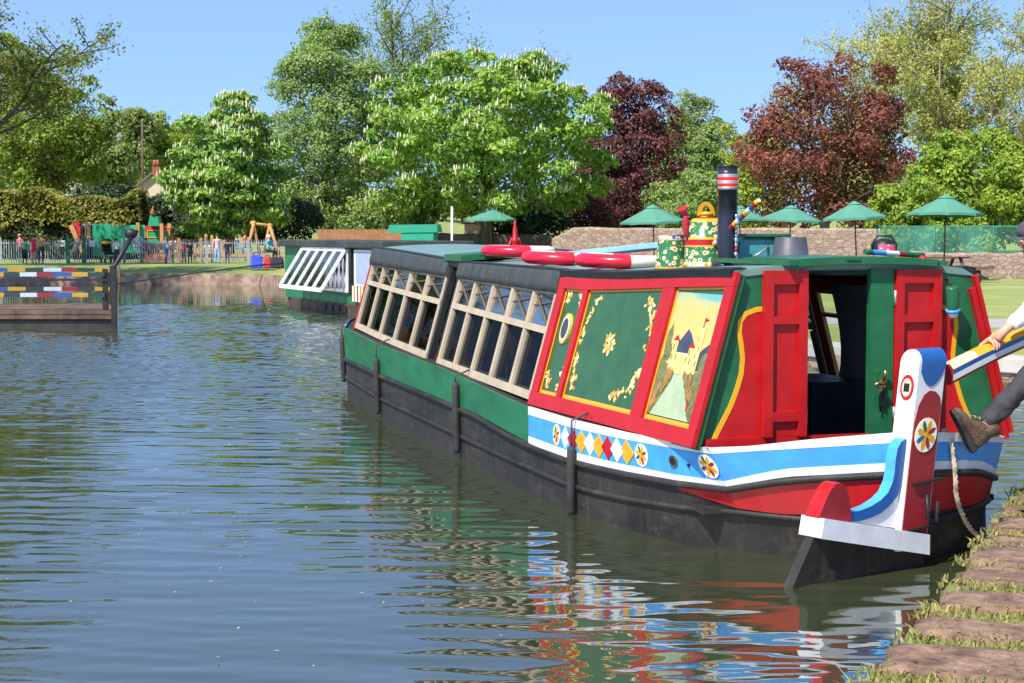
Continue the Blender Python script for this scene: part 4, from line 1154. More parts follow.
o = thing('water_can', 'tall flowered water can with red band, spout and hoop handle beside the black chimney', 'water can', bp_(2.02, .50, rz(2.02, .50) - .005), R(20))
b = MB()
prof = [(r_ * 1.22, z_) for r_, z_ in [(.128, 0), (.128, .035), (.126, .04), (.124, .145), (.124, .15), (.123, .16), (.122, .20), (.122, .21), (.118, .215), (.104, .315), (.102, .325), (.098, .335), (.07, .35), (.035, .36), (.035, .375), (.045, .38), (.03, .395), (.001, .40)]]
mt = [1, 1, 0, 0, 2, 3, 2, 2, 0, 0, 2, 2, 3, 2, 2, 2, 2]
b.lathe(prof, n=26, mats=mt); b.build('body', [FLG, flowered('diamond_foot', (.65, .6, .55), (.04, .10, .4), (.7, .4, .02), 26), YELLOW, RED], o)
b = MB(); P = [Vector((.055 * math.cos(R(a)), 0, .37 + .085 * math.sin(R(a)))) for a in range(0, 181, 12)]
for p, q in zip(P, P[1:]): b.bar(p, q, .03, .006, up=(0, 1, 0))
b.build('handle', [YELLOW], o)
b = MB(); b.tube([(-.13, 0, .20), (-.165, 0, .28), (-.16, 0, .34), (-.17, 0, .385)], [.022, .022, .020, .018], 10); b.lathe([(.018, -.03), (.022, 0), (.042, .035), (.036, .036), (.01, .005)], (-.17, 0, .395), 16, rot=Euler((0, R(-38), 0)).to_matrix()); b.bar((-.165, 0, .30), (-.105, 0, .33), .012, .02)
b.build('spout', paint('spout_red', (.38, .015, .03), .3, .3), o)
o = thing('dipper_can', 'short flowered green jug with striped rim next to the taller water can', 'jug', bp_(2.28, .66, rz(2.28, .66) - .005), R(-30))
b = MB(); b.lathe([(.125, 0), (.122, .02), (.10, .215), (.10, .222), (.095, .25), (.101, .255), (.092, .255), (.10, .04), (.001, .03)], n=26, mats=[1, 0, 1, 2, 1, 1, 3, 3])
b.build('body', [FLG, YELLOW, flowered('diamond_rim', (.7, .68, .62), (.6, .03, .03), (.04, .12, .5), 22), DARK], o)
b = MB(); b.tube([(.11, 0, .16), (.19, 0, .20), (.26, 0, .23)], [.014, .012, .014], 8); b.build('handle', [RED], o)
# striped pole leaning on the chimney
A, B = bp_(2.9, .62, rz(2.9, .6) + .03), at(759, 200, 11.6)
A = at(690, 268, 12.3)
b = MB(); N = 26; path = [A.lerp(B, i / N) for i in range(N + 1)]
b.tube(path, [.019] * N + [.015], 10, mats=[(0, 1, 2, 3)[i % 4] for i in range(N)] + [2])
tag(b.build('mop_handle', [RED, YELLOW, WHITE, RBLUE]), 'pole painted in red, yellow, white and blue spirals sloping up behind the chimney', 'pole')
# upturned bucket
o = thing('bucket', 'dark grey upturned bucket standing between the skylight and the sliding hatch', 'bucket', bp_(1.72, -.02, rz(1.7, .02) - .02), 0)
b = MB(); b.lathe([(.142, 0), (.142, .012), (.136, .014), (.112, .20), (.108, .205), (.001, .203)], n=28); b.build('body', GREYB, o)
b = MB(); b.tube([(.142 * math.cos(R(a)), .142 * math.sin(R(a)), .02 + .02 * math.sin(R(a * 2)) ** 2) for a in range(0, 181, 15)], .005, 6); b.build('handle', STEEL, o)
# painted hand bowl on the hatch
o = thing('hand_bowl', 'dark round painted bowl with a pink flower patch standing on the hatch', 'bowl', bp_(1.25, -.50, rz(1.25, .5) + .045), R(10))
b = MB(); b.lathe([(.06, 0), (.075, .01), (.083, .05), (.080, .09), (.06, .118), (.03, .13), (.001, .132)], n=22, mats=[1, 1, 0, 0, 0, 0]); b.build('body', [BLACK, WHITE], o)
b = MB()
P = [[Vector((.085 * math.cos(a) * r_, .085 * math.sin(a) * r_, z)) for a in np.linspace(R(-140), R(-50), 8)] for z, r_ in ((.045, 1.0), (.07, 1.0), (.092, .97))]
b.grid(P); b.build('flower_patch', flowered('pink_patch', (.5, .06, .12), (.8, .5, .5), (.6, .1, .2), 40), o)
b = MB(); b.tube([(-.085, 0, .03), (-.09, 0, .09), (-.05, 0, .15), (.05, 0, .15), (.09, 0, .09), (.085, 0, .03)], .007, 6); b.build('handle', BLACK, o)
# short painted boat pole laid across the hatch
A, B = bp_(.80, -.12, rz(.8, .12) + .066), bp_(1.0, -.66, rz(1.0, .60) + .066)
b = MB(); N = 9; b.tube([A.lerp(B, i / N) for i in range(N + 1)], .019, 10, mats=[0, 1, 1, 2, 2, 3, 0, 0, 0, 0])
tag(b.build('short_pole', [GREEN, BLUE, WHITE, RED]), 'short green, blue and white pole lying across the sliding hatch', 'pole')
b = MB(); b.ball(bp_(.72, -.50, rz(.7, .5) + .025), .034, 8); b.tube([bp_(.72, -.50, rz(.7, .5) - .005), bp_(.72, -.50, rz(.7, .5) + .01)], .02, 8)
tag(b.build('knob', RED), 'small red ball on the roof edge above the right door', 'ball')
# stern lantern
o = thing('stern_lamp', 'green hanging lamp with blue collar and white end on the right of the doors', 'lamp', bp_(.60, -.655, 1.60), R(16))
o.rotation_euler = (R(12), R(-10), R(16)); o.scale = (.78, .78, .78)
b = MB(); b.lathe([(.02, .13), (.05, .125), (.056, .115), (.050, -.06), (.05, -.07)], n=20); b.build('shade', GREEN, o)
b = MB(); b.lathe([(.050, -.07), (.062, -.072), (.062, -.095), (.045, -.10)], n=20); b.build('collar', BLUE, o)
b = MB(); b.lathe([(.045, -.10), (.042, -.125), (.03, -.145), (.001, -.15)], n=16); b.build('lens', WHITE, o)
b = MB(); b.tube([(0, .0, .12), (0, .05, .16), (0, .10, .16)], .010, 6); b.build('bracket', BLACK, o)
# fenders
def fender(t, z0, z1, label, ztop_):
    o = thing('fender', label, 'fender', H_w(t, z1), 0, 'black fenders hanging on the boat side')
    b = MB(); p0, p1 = H_w(t, z0) - H_w(t, z1), Vector((0, 0, 0))
    b.tube([p0, p0.lerp(p1, .06), p0.lerp(p1, .5), p0.lerp(p1, .94), p1], [.022, .036, .036, .034, .020], 10); b.build('body', RUBBER, o)
    b = MB(); p2 = H_w(t, G(t) + .005) - H_w(t, z1); p3 = BM @ CS(t, ztop_, .02) - H_w(t, z1); b.tube([p1, p2, p3], .009, 6); b.build('rope', paint('dark_rope', (.06, .055, .05), .9, .3), o)
def H_w(t, z): return BM @ H(t, z, .045, 1)
fender(2.36, .0, .50, 'black fender by the diamond pattern, nearest the stern', .74)
fender(5.55, .05, .70, 'black fender under the nearer beige windows on the green side', .80)
fender(9.15, .03, .66, 'black fender under the farther beige windows, second from the bow', .86)
fender(12.28, .12, .72, 'black fender hanging at the white bow panel, farthest along', .86)
# mooring rope at the starboard quarter
P = [at(942, 436, 10.75), at(945, 431, 10.62), at(951, 443, 10.56), at(955, 470, 10.56), at(957, 498, 10.60), at(966, 522, 10.72), at(978, 536, 10.9), at(990, 545, 10.9)]
def catm(P, n=8):
    out = []
    Q = [P[0]] + list(P) + [P[-1]]
    for i in range(1, len(Q) - 2):
        for k in range(n):
            t = k / n; a, b_, c, d = Q[i - 1], Q[i], Q[i + 1], Q[i + 2]
            out.append(.5 * ((2 * b_) + (c - a) * t + (2 * a - 5 * b_ + 4 * c - d) * t * t + (3 * b_ - a - 3 * c + d) * t ** 3))
    return out + [P[-1]]
P = catm([Vector(p) for p in P])
b = MB()
for ph in (0, 2.09, 4.19):
    b.tube([p + Vector((.009 * math.cos(i * 1.3 + ph), .006 * math.sin(i * 1.3), .009 * math.sin(i * 1.3 + ph))) for i, p in enumerate(P)], .009, 6)
tag(b.build('mooring_rope', ROPE), 'pale twisted rope hanging down the right side of the stern', 'rope')
# ------------------------------------------------------------------ people
SKIN = paint('skin', (.50, .27, .18), .55, .12); HAIRB = paint('hair_brown', (.06, .032, .016), .7, .3); HAIRF = paint('hair_fair', (.32, .20, .08), .7, .25); HAIRG = paint('hair_grey', (.10, .09, .095), .8, .3)
def cloth(c): return paint('cloth_%02d_%02d_%02d' % tuple(int(x * 99) for x in c), c, .85, .12, 8, bump=.15, bscale=18)
def skin_mesh(name, J, E, mats, pick, parent=None, sub=1, root=None):
    """grow one continuous body over a joint graph. J: name -> (pos, radius); E: edges"""
    names = list(J); idx = {n_: i for i, n_ in enumerate(names)}
    me = bpy.data.meshes.new(name)
    me.from_pydata([J[n_][0] for n_ in names], [(idx[a], idx[c]) for a, c in E], [])
    o = bpy.data.objects.new(name + '_tmp', me); COL.objects.link(o)
    sk_ = o.modifiers.new('skin', 'SKIN')
    if not me.skin_vertices: me.skin_vertices.new(name='')
    for n_ in names:
        r_ = J[n_][1]; r_ = r_ if hasattr(r_, '__len__') else (r_, r_)
        me.skin_vertices[0].data[idx[n_]].radius = r_
    me.skin_vertices[0].data[idx[root or names[0]]].use_root = True
    sb_ = o.modifiers.new('sub', 'SUBSURF'); sb_.levels = sub; sb_.render_levels = sub
    dg = bpy.context.evaluated_depsgraph_get()
    m2 = bpy.data.meshes.new_from_object(o.evaluated_get(dg))
    bpy.data.objects.remove(o); bpy.data.meshes.remove(me)
    m2.name = name
    m2.materials.clear()
    for m_ in mats: m2.materials.append(m_)
    seg = [(np.array(J[a][0]), np.array(J[c][0]), a, c) for a, c in E]
    for p in m2.polygons:
        p.use_smooth = True
        c_ = np.array(p.center); best = None
        for a, c, na, nc in seg:
            d = c - a; t = max(0, min(1, np.dot(c_ - a, d) / max(1e-9, np.dot(d, d)))); dist = np.linalg.norm(c_ - a - d * t)
            if best is None or dist < best[0]: best = (dist, na, nc, t)
        p.material_index = pick(best[1], best[2], best[3], c_)
    ob = bpy.data.objects.new(name, m2); COL.objects.link(ob)
    if parent: ob.parent = parent
    return ob
BONES = [('pelvis', 'waist'), ('waist', 'chest'), ('chest', 'neck'), ('neck', 'jaw'), ('jaw', 'crown'), ('chest', 'shL'), ('shL', 'elL'), ('elL', 'wrL'), ('wrL', 'haL'), ('chest', 'shR'), ('shR', 'elR'), ('elR', 'wrR'), ('wrR', 'haR'),
         ('pelvis', 'hipL'), ('hipL', 'knL'), ('knL', 'anL'), ('anL', 'toL'), ('pelvis', 'hipR'), ('hipR', 'knR'), ('knR', 'anR'), ('anR', 'toR')]
def body_joints(h, pose):
    j = {'pelvis': ((0, 0, .53), (.085, .065)), 'waist': ((0, 0, .62), (.075, .055)), 'chest': ((0, 0, .735), (.095, .062)), 'neck': ((0, -.005, .845), .033), 'jaw': ((0, -.018, .885), .046), 'crown': ((0, -.008, .955), .052),
         'shL': ((-.11, 0, .80), .036), 'elL': ((-.14, .012, .63), .027), 'wrL': ((-.145, -.02, .485), .018), 'haL': ((-.145, -.03, .42), .02),
         'shR': ((.11, 0, .80), .036), 'elR': ((.14, .012, .63), .027), 'wrR': ((.145, -.02, .485), .018), 'haR': ((.145, -.03, .42), .02),
         'hipL': ((-.055, 0, .49), .058), 'knL': ((-.06, -.01, .275), .038), 'anL': ((-.06, .01, .05), .024), 'toL': ((-.068, -.085, .022), .022),
         'hipR': ((.055, 0, .49), .058), 'knR': ((.06, -.01, .275), .038), 'anR': ((.06, .01, .05), .024), 'toR': ((.068, -.085, .022), .022)}
    for k, v in pose.items(): j[k] = (v, j[k][1])
    return {k: (tuple(x * h for x in p), tuple(x * h for x in r) if hasattr(r, '__len__') else r * h) for k, (p, r) in j.items()}
SIT = {'hipL': (-.06, 0, .50), 'hipR': (.06, 0, .50), 'knL': (-.075, -.23, .50), 'knR': (.075, -.23, .50), 'anL': (-.075, -.22, .27), 'anR': (.075, -.22, .27), 'toL': (-.08, -.31, .25), 'toR': (.08, -.31, .25), 'elL': (-.15, -.08, .65), 'wrL': (-.10, -.2, .6), 'haL': (-.08, -.25, .6), 'elR': (.15, -.08, .65), 'wrR': (.10, -.2, .6), 'haR': (.08, -.25, .6)}
BEND = {'waist': (0, -.05, .62), 'chest': (0, -.13, .70), 'neck': (0, -.21, .77), 'jaw': (0, -.255, .79), 'crown': (0, -.29, .84), 'shL': (-.11, -.17, .74), 'shR': (.11, -.17, .74), 'elL': (-.13, -.26, .60), 'wrL': (-.11, -.34, .52), 'haL': (-.1, -.39, .49), 'elR': (.13, -.26, .60), 'wrR': (.11, -.34, .52), 'haR': (.1, -.39, .49), 'knL': (-.06, -.03, .275), 'knR': (.06, .05, .275), 'anR': (.06, .13, .05), 'toR': (.068, .04, .022)}
ARMUP = {'elL': (-.19, -.08, .86), 'wrL': (-.17, -.12, 1.0), 'haL': (-.16, -.13, 1.06)}
def person(label, x, y, z, h, rz_, top, legs, hair=None, pose={}, sleeve=.6, skirt=False, group=None):
    o = thing('person', label, 'person', (x, y, z), rz_, group)
    J = body_joints(h, pose); T, L, S = cloth(top), cloth(legs), SKIN
    B_ = paint('shoe', (.06, .055, .05), .7, .2)
    def pick(a, c, t, p):
        if c in ('waist', 'chest', 'shL', 'shR') or (a == 'chest' and c == 'neck' and t < .75): return 1
        if c in ('elL', 'elR'): return 1 if t < sleeve * 1.4 else 0
        if c in ('wrL', 'wrR'): return 1 if sleeve > .8 and t < .9 else 0
        if c in ('hipL', 'hipR', 'knL', 'knR'): return 1 if (skirt and (c[0] == 'h' or t < .35)) else (2 if not skirt else 0)
        if c in ('anL', 'anR'): return 2 if not skirt and t < .9 else 0
        if c in ('toL', 'toR'): return 3
        return 0
    skin_mesh('body', J, BONES, [S, T, L, B_], pick, o)
    if hair:
        b = MB(); c = (Vector(J['jaw'][0]) + Vector(J['crown'][0]) * 1.6) / 2.6
        b.ball(c + Vector((0, .012 * h, .016 * h)), .064 * h, 6, sc=(.98, 1.02, .95)); b.build('hair', hair, o)
    return o
# ---- the man pushing off at the tiller
MAN = thing('person', 'man in a white shirt and dark trousers gripping the tiller, boot raised against the stern', 'person', (3.72, 11.35, .39), 0)
mo = Vector(MAN.location)
def ML(p): return Vector(p) - mo
hand_c = BM @ rings_at(.44) ; fwd = ((BM @ rings_at(.8)) - (BM @ rings_at(.3))).normalized()
wrist = at(1004, 331, 10.72); elbow = at(1046, 296, 10.95); shoulder = at(1062, 262, 11.2)
ankle = at(980, 431, 10.56); knee = at(1040, 366, 10.60); hip = at(1084, 372, 11.35)
headc = at(1035, 240, 11.05)
pelv = Vector((3.98, 11.43, 1.22)); chest = Vector((3.68, 11.26, 1.66)); neck = Vector((3.52, 11.13, 1.84))
oth_sh = chest + Vector((.12, .20, .12)); shoulder = chest + Vector((-.10, -.20, .08))
MB_ = {'pelvis': (pelv, (.14, .12)), 'waist': ((pelv * .55 + chest * .45), (.135, .11)), 'chest': (chest, (.16, .12)), 'neck': (neck, .058), 'jaw': (headc + Vector((-.03, -.01, -.05)), .075), 'crown': (headc + Vector((.0, .0, .06)), .088),
       'shL': (shoulder, .068), 'elL': (elbow, .047), 'wrL': (wrist, .030), 'haL': (wrist.lerp(hand_c, .45), .030),
       'shR': (oth_sh, .068), 'elR': (oth_sh + Vector((.10, .06, -.28)), .047), 'wrR': (Vector((3.95, 11.30, 1.22)), .030), 'haR': (Vector((3.90, 11.22, 1.16)), .032),
       'hipL': (pelv + Vector((-.05, -.12, -.08)), .10), 'knL': (knee, .065), 'anL': (ankle, .036), 'toL': (ankle + Vector((-.09, -.01, .035)), .034),
       'hipR': (pelv + Vector((.06, .12, -.08)), .10), 'knR': (Vector((4.02, 11.50, .84)), .065), 'anR': (Vector((4.06, 11.68, .47)), .042), 'toR': (Vector((3.90, 11.62, .43)), .04)}
J = {k: (tuple(ML(p)), r_) for k, (p, r_) in MB_.items()}
body = skin_mesh('body', J, BONES, [SKIN], lambda *a: 0, MAN, 2)
def garment(name, chain_names, extra, mat, edges, sub=2, bump_=None):
    return skin_mesh(name, {k: (tuple(ML(MB_[k][0])) if k in MB_ else tuple(ML(extra[k][0])), (extra[k][1])) for k in chain_names}, edges, [mat], lambda *a: 0, MAN, sub)
TROUS = paint('dark_trousers', (.030, .030, .034), .85, .3, 9, bump=.5, bscale=14); SHIRT = paint('white_shirt', (.72, .70, .74), .8, .06, 6, bump=.35, bscale=10)
cuff = ankle.lerp(knee, .06)
garment('trousers', ['pelvis', 'hipL', 'knL', 'cuL', 'hipR', 'knR', 'cuR'], {'pelvis': (pelv, (.155, .135)), 'hipL': (0, .115), 'knL': (0, .085), 'cuL': (cuff, .066), 'hipR': (0, .115), 'knR': (0, .085), 'cuR': (Vector((4.05, 11.66, .52)), .066)}, TROUS, [('pelvis', 'hipL'), ('hipL', 'knL'), ('knL', 'cuL'), ('pelvis', 'hipR'), ('hipR', 'knR'), ('knR', 'cuR')])
garment('shirt', ['chest', 'waist', 'hemm', 'colr', 'shL', 'elL', 'cfL', 'shR', 'elR', 'cfR'], {'chest': (0, (.175, .14)), 'waist': (0, (.165, .14)), 'hemm': (pelv + Vector((.03, .01, -.02)), (.172, .15)), 'colr': (chest.lerp(neck, .75), .075), 'shL': (0, .088), 'elL': (0, .070), 'cfL': (elbow.lerp(wrist, .88), .050), 'shR': (0, .088), 'elR': (0, .070), 'cfR': (Vector((3.94, 11.33, 1.27)), .05)}, SHIRT, [('chest', 'waist'), ('waist', 'hemm'), ('chest', 'colr'), ('chest', 'shL'), ('shL', 'elL'), ('elL', 'cfL'), ('chest', 'shR'), ('shR', 'elR'), ('elR', 'cfR')])
DT = bpy.data.textures.new('folds', 'CLOUDS'); DT.noise_scale = .085; DT.noise_depth = 2
for o_ in MAN.children:
    if o_.name.split('.')[0] in ('trousers', 'shirt'):
        sd_ = o_.modifiers.new('sub', 'SUBSURF'); sd_.levels = 2; sd_.render_levels = 2
        dm = o_.modifiers.new('folds', 'DISPLACE'); dm.texture = DT; dm.strength = .030; dm.mid_level = .5; dm.texture_coords = 'LOCAL'
# hand closed over the tiller: palm, four bent fingers and a thumb as one skinned surface
hc_ = hand_c + Vector((0, 0, .062)); side_c = Vector((.45, -.85, 0)).normalized()     # towards the camera side
fw = fwd
palm = hc_ + Vector((.0, .0, .012)) - side_c * .005
HJ = {'wr': (wrist, .027), 'pm': (wrist.lerp(palm, .55) + Vector((0, 0, .012)), .026)}
HE = [('wr', 'pm')]
for k, (s, L_) in enumerate([(.034, .9), (.011, 1.0), (-.012, .95), (-.034, .8)]):
    kn = palm - fw * s + side_c * .028 + Vector((0, 0, .012)); a = kn + side_c * .034 * L_ + Vector((0, 0, -.012)); c = a + side_c * .012 + Vector((0, 0, -.032 * L_)); d = c - side_c * .004 + Vector((0, 0, -.026 * L_))
    HJ['k%d' % k] = (kn, .0125); HJ['a%d' % k] = (a, .0105); HJ['b%d' % k] = (c, .0098); HJ['c%d' % k] = (d, .008)
    HE += [('pm', 'k%d' % k), ('k%d' % k, 'a%d' % k), ('a%d' % k, 'b%d' % k), ('b%d' % k, 'c%d' % k)]
t1 = palm - fw * .045 - side_c * .01; t2 = t1 - fw * .028 - side_c * .012 + Vector((0, 0, -.012)); t3 = t2 - fw * .008 - side_c * .012 + Vector((0, 0, -.028))
HJ.update({'t1': (t1, .0125), 't2': (t2, .0115), 't3': (t3, .009)}); HE += [('pm', 't1'), ('t1', 't2'), ('t2', 't3')]
skin_mesh('hand', {k: (tuple(ML(p)), r_) for k, (p, r_) in HJ.items()}, HE, [paint('hand_skin', (.52, .25, .17), .5, .15, 30)], lambda *a: 0, MAN, 2)
# boots: ankle shaft, foot and heel over a lugged sole
BOOT = paint('brown_boot', (.085, .050, .030), .7, .35, 30, bump=.5, bscale=60)
def boot(ank, toe_dir, up):
    toe_dir = toe_dir.normalized(); lat = toe_dir.cross(up).normalized()
    f = lambda a, u, l=0: ML(ank + toe_dir * a + up * u + lat * l)
    P = []
    for a, u0, u1, w in [(-.085, -.085, -.03, .022), (-.075, -.09, .03, .036), (-.03, -.09, .075, .044), (.02, -.088, .07, .045), (.06, -.088, .025, .046), (.10, -.088, -.015, .049), (.15, -.086, -.028, .047), (.19, -.084, -.040, .036), (.205, -.078, -.055, .018)]:
        cz = (u0 + u1) / 2; hz_ = (u1 - u0) / 2
        P.append([f(a, cz + hz_ * math.sin(q) * (1 if math.sin(q) > 0 else .96), w * math.copysign(abs(math.cos(q)) ** .7, math.cos(q))) for q in np.linspace(0, 2 * math.pi, 17)[:-1]])
    b = MB(); b.grid(P, close=True); b.add(P[0], [tuple(range(16))]); b.add(P[-1], [tuple(range(16))[::-1]])
    b.tube([f(-.02, .02), f(-.022, .06), f(-.024, .10)], [.050, .056, .060], 14)
    bo = b.build('boot', BOOT, MAN)
    b = MB(); O_ = [(-.092, .028), (-.08, .042), (-.02, .044), (.05, .042), (.11, .053), (.16, .050), (.20, .034), (.213, .012)]
    poly = [(a, w) for a, w in O_] + [(a, -w) for a, w in O_[::-1]]
    b.prism([f(a, -.105 - (.012 if a < 0 else 0), w) for a, w in poly], [f(a, -.083, w) for a, w in poly]); b.build('sole', RUBBER, bo)
    b = MB()
    for k in range(4):
        a = .022 + .026 * k; u = .066 - .024 * k
        b.tube([f(a + .03, u - .015, -.032), f(a + .025, u + .002, 0), f(a + .03, u - .015, .032)], .0035, 5)
    b.build('laces', paint('lace_tan', (.34, .26, .16), .8), bo)
boot(ankle, Vector((-.50, -.10, .86)), Vector((.86, .08, .50)))
boot(Vector((4.06, 11.68, .49)), Vector((-.95, -.3, 0)), Vector((0, 0, 1)))
# head: face, ears, grey hair and a dark flat cap
fdir = Vector((-.95, -.30, -.12)).normalized(); lat = fdir.cross(Vector((0, 0, 1))).normalized(); upv = lat.cross(fdir)
Mh = Matrix((lat, fdir, upv)).transposed()
b = MB()
hcen = ML(headc)
b.ball(hcen, .098, 12, sc=(.80, .98, 1.2), rot=Mh)
b.ball(hcen + Mh @ Vector((0, .018, -.065)), .070, 10, sc=(.86, 1.0, .9), rot=Mh)
b.tube([hcen + Mh @ Vector((0, .09, .012)), hcen + Mh @ Vector((0, .118, -.022)), hcen + Mh @ Vector((0, .098, -.032))], [.010, .017, .010], 8)
for s in (1, -1):
    b.ball(hcen + Mh @ Vector((s * .082, -.005, -.01)), .030, 8, sc=(.35, .7, 1.1), rot=Mh)
    b.ball(hcen + Mh @ Vector((s * .032, .083, .016)), .013, 8, mat=1, rot=Mh)
b.tube([hcen + Mh @ Vector((-.025, .088, -.062)), hcen + Mh @ Vector((0, .094, -.063)), hcen + Mh @ Vector((.025, .088, -.062))], .006, 6, mat=2)
hd = b.build('head', [SKIN, WHITE, paint('lips', (.40, .14, .11), .5)], MAN)
b = MB(); b.ball(hcen + Mh @ Vector((0, -.022, .012)), .106, 10, sc=(.84, .95, 1.1), rot=Mh); b.build('hair', HAIRG, MAN)
b = MB(); CAP = paint('dark_cap', (.055, .05, .065), .85, .25, 20)
b.ball(hcen + Mh @ Vector((0, -.005, .065)), .118, 10, sc=(.92, 1.1, .62), rot=Mh)
b.grid([[hcen + Mh @ Vector((math.sin(a) * r_, .03 + math.cos(a) * r_ * 1.15, .055 - .10 * (r_ - .09) - .02)) for a in np.linspace(-1.2, 1.2, 11)] for r_ in (.085, .12, .155)])
b.build('cap', CAP, MAN)
# ------------------------------------------------------------------ green houseboat moored on the quay
HA, HB = Vector((-6.34, 47.1, 0)), Vector((-3.67, 41.0, 0))
hd_ = (HB - HA).normalized(); HL = (HB - HA).length
hs = thing('houseboat', 'green and black moored boat with a white framed awning window propped open', 'boat', HA, math.atan2(hd_.y, hd_.x))
# local: x along the boat towards us, y away from us (starboard of the quay), negative y towards the basin
b = MB(); LT_ = 9.0
def hsb(b, x0, x1, y0, y1, z0, z1, m=0): b.box(((x0 + x1) / 2, (y0 + y1) / 2, (z0 + z1) / 2), (x1 - x0, y1 - y0, z1 - z0), mat=m)
yb = 2.1
P = []
for x, k in [(-.05, .86), (1, 1), (8, 1), (9.2, .8), (10.2, .1)]:
    P.append([Vector((x, 1.05 - 1.05 * k, .27)), Vector((x, 1.05 - 1.02 * k, .0)), Vector((x, 1.05 - .95 * k, -.4)), Vector((x, 1.05 + .95 * k, -.4)), Vector((x, 1.05 + 1.05 * k, .27))])
b.grid(P, smooth=False); b.add(P[0], [(0, 1, 2, 3, 4)]); b.grid([[r[0] for r in P], [r[4] for r in P]], smooth=False)
b.build('hull', paint('dark_hull', (.05, .032, .022), .6, .4, 1.5, dirt=.4), hs)
b = MB(); hsb(b, .0, 8.2, .06, 2.0, .27, 1.66); b.build('cabin', paint('houseboat_green', (.012, .13, .045), .4, .2, 1.2, dirt=.1, stretch=(8, 1, .4)), hs)
b = MB(); hsb(b, -.15, 8.6, -.12, 2.2, 1.66, 1.84); b.build('roof', paint('bitumen_roof', (.030, .036, .030), .6, .4, 2), hs, bevel=.03)
b = MB()
x0, x1, z0, z1 = 1.95, 5.75, .56, 1.63
for q in [(x0, x1, z0, z0 + .10), (x0, x1, z1 - .06, z1)]: hsb(b, q[0], q[1], -.02, .058, q[2], q[3])
for q in [(x0, x0 + .12), (x1 - .14, x1)]: hsb(b, q[0], q[1], -.02, .058, z0 + .10, z1 - .06)
wf = b.build('window_frame', WHITE, hs)
b = MB(); hsb(b, x0 + .12, x1 - .14, .045, .0585, z0 + .10, z1 - .06); b.build('opening', DARK, wf)
b = MB()
for k in range(5): b.lathe([(.10, 0), (.16, .25), (.07, .45), (.12, .6), (.02, .75)], (4.1 + k * .34, -.03, z0 + .10), 10, sy=.2)
b.build('lace_blind', paint('lace_white', (.68, .68, .72), .9, .2, 12), wf)
# awning: hinged at the head, propped out
hx0, hx1 = x0 + .08, x1 - .08; dy, dz_ = -.62, -.98
def AW(x, s, o=0): return Vector((x, -.03 + dy * s - .02, z1 - .02 + dz_ * s + o))
b = MB(); w_ = .11
for a, c in [((hx0, 0), (hx1, 0)), ((hx0, 1), (hx1, 1))]: b.bar(AW(*a), AW(*c), .05, .10)
for k in range(6):
    x = hx0 + (hx1 - hx0) * k / 5
    b.bar(AW(x, 0), AW(x, 1), .14 if k in (0, 5) else .12, .05, up=(0, -1, .6))
aw_ = b.build('awning', WHITE, hs)
b = MB(); b.add([AW(hx0, .02), AW(hx1, .02), AW(hx1, .98), AW(hx0, .98)], [(0, 1, 2, 3)]); b.build('pane', glassmat('awning_glass', (.55, .6, .65), .55, .05), aw_)
b = MB()
for x in (hx0 + .1, hx1 - .1): b.bar(AW(x, .95), Vector((x, .0, z0 + .12)), .025, .025)
b.build('prop', STEEL, aw_)
b = MB(); hsb(b, 5.95, 6.12, -.05, .059, .50, 1.66); hsb(b, 5.85, 5.95, -.02, .059, .50, 1.66); b.build('post', BLACK, hs)
b = MB(); hsb(b, 6.25, 7.7, -.01, .059, .75, 1.62); wf = b.build('window_frame', WHITE, hs)
b = MB(); hsb(b, 6.42, 7.55, -.018, -.005, .80, 1.57); b.build('pane', paint('blue_curtain', (.28, .33, .45), .3, .15), wf)
STR = [paint('stripe_cream', (.6, .55, .45), .8), paint('stripe_orange', (.55, .17, .04), .8), paint('stripe_dark', (.10, .06, .05), .8)]
b = MB()
for k in range(12): hsb(b, 6.15 + k * .12, 6.27 + k * .12, -.03, .059, .36, .74, (0, 1, 0, 2)[k % 4])
b.build('striped_cloth', STR, hs)
b = MB()
for k in range(4): hsb(b, 3.6 + k * .55, 4.0 + k * .55, -.03, .06, .08, .22)
b.build('hull_port', BLACK, hs)

# ------------------------------------------------------------------ landing stage on the left
CB = {'y': paint('stage_yellow', (.34, .20, .02), .7), 'g': paint('stage_green', (.010, .035, .030), .7), 'w': paint('stage_pale', (.34, .39, .47), .7), 'r': paint('stage_red', (.18, .012, .02), .7), 'b': paint('stage_blue', (.02, .055, .22), .7)}  # block colours darkened and dulled, with shade mixed into the paint
ls = thing('landing_stage', 'low wooden floating stage with dark posts and rails painted in coloured blocks', 'stage', (-8.32, 35.6, 0), 0)
X0 = -7.2
b = MB()
for k in range(2):
    b.box((X0 / 2, .05 + .004 * k, .37 - .10 * k), (-X0, .16, .085))
b.prism([Vector((X0, .1, .35)), Vector((0, .1, .35)), Vector((-.78, 3.3, .35)), Vector((X0, 3.3, .35))], [Vector((X0, .1, .41)), Vector((0, .1, .41)), Vector((-.78, 3.3, .41)), Vector((X0, 3.3, .41))])
b.build('deck', paint('stage_timber', (.05, .032, .022), .9, .5, 1.6, dirt=.3, bump=.6, c2=(.16, .105, .07)), ls)
b = MB(); b.prism([Vector((X0, .04, -.3)), Vector((-.01, .04, -.3)), Vector((-.79, 3.28, -.3)), Vector((X0, 3.28, -.3))], [Vector((X0, .04, .20)), Vector((-.01, .04, .20)), Vector((-.79, 3.28, .20)), Vector((X0, 3.28, .20))]); b.build('float', paint('float_black', (.018, .016, .014), .6, .5, 2, dirt=.2), ls)
def rail(y, z, xs, cols, th, off):
    for (a, c), k in zip(zip(xs, xs[1:]), cols):
        b = MB(); b.box(((a + c) / 2, y, z), (c - a - .002, th, .085)); b.build('rail_block', CB[k], ls)
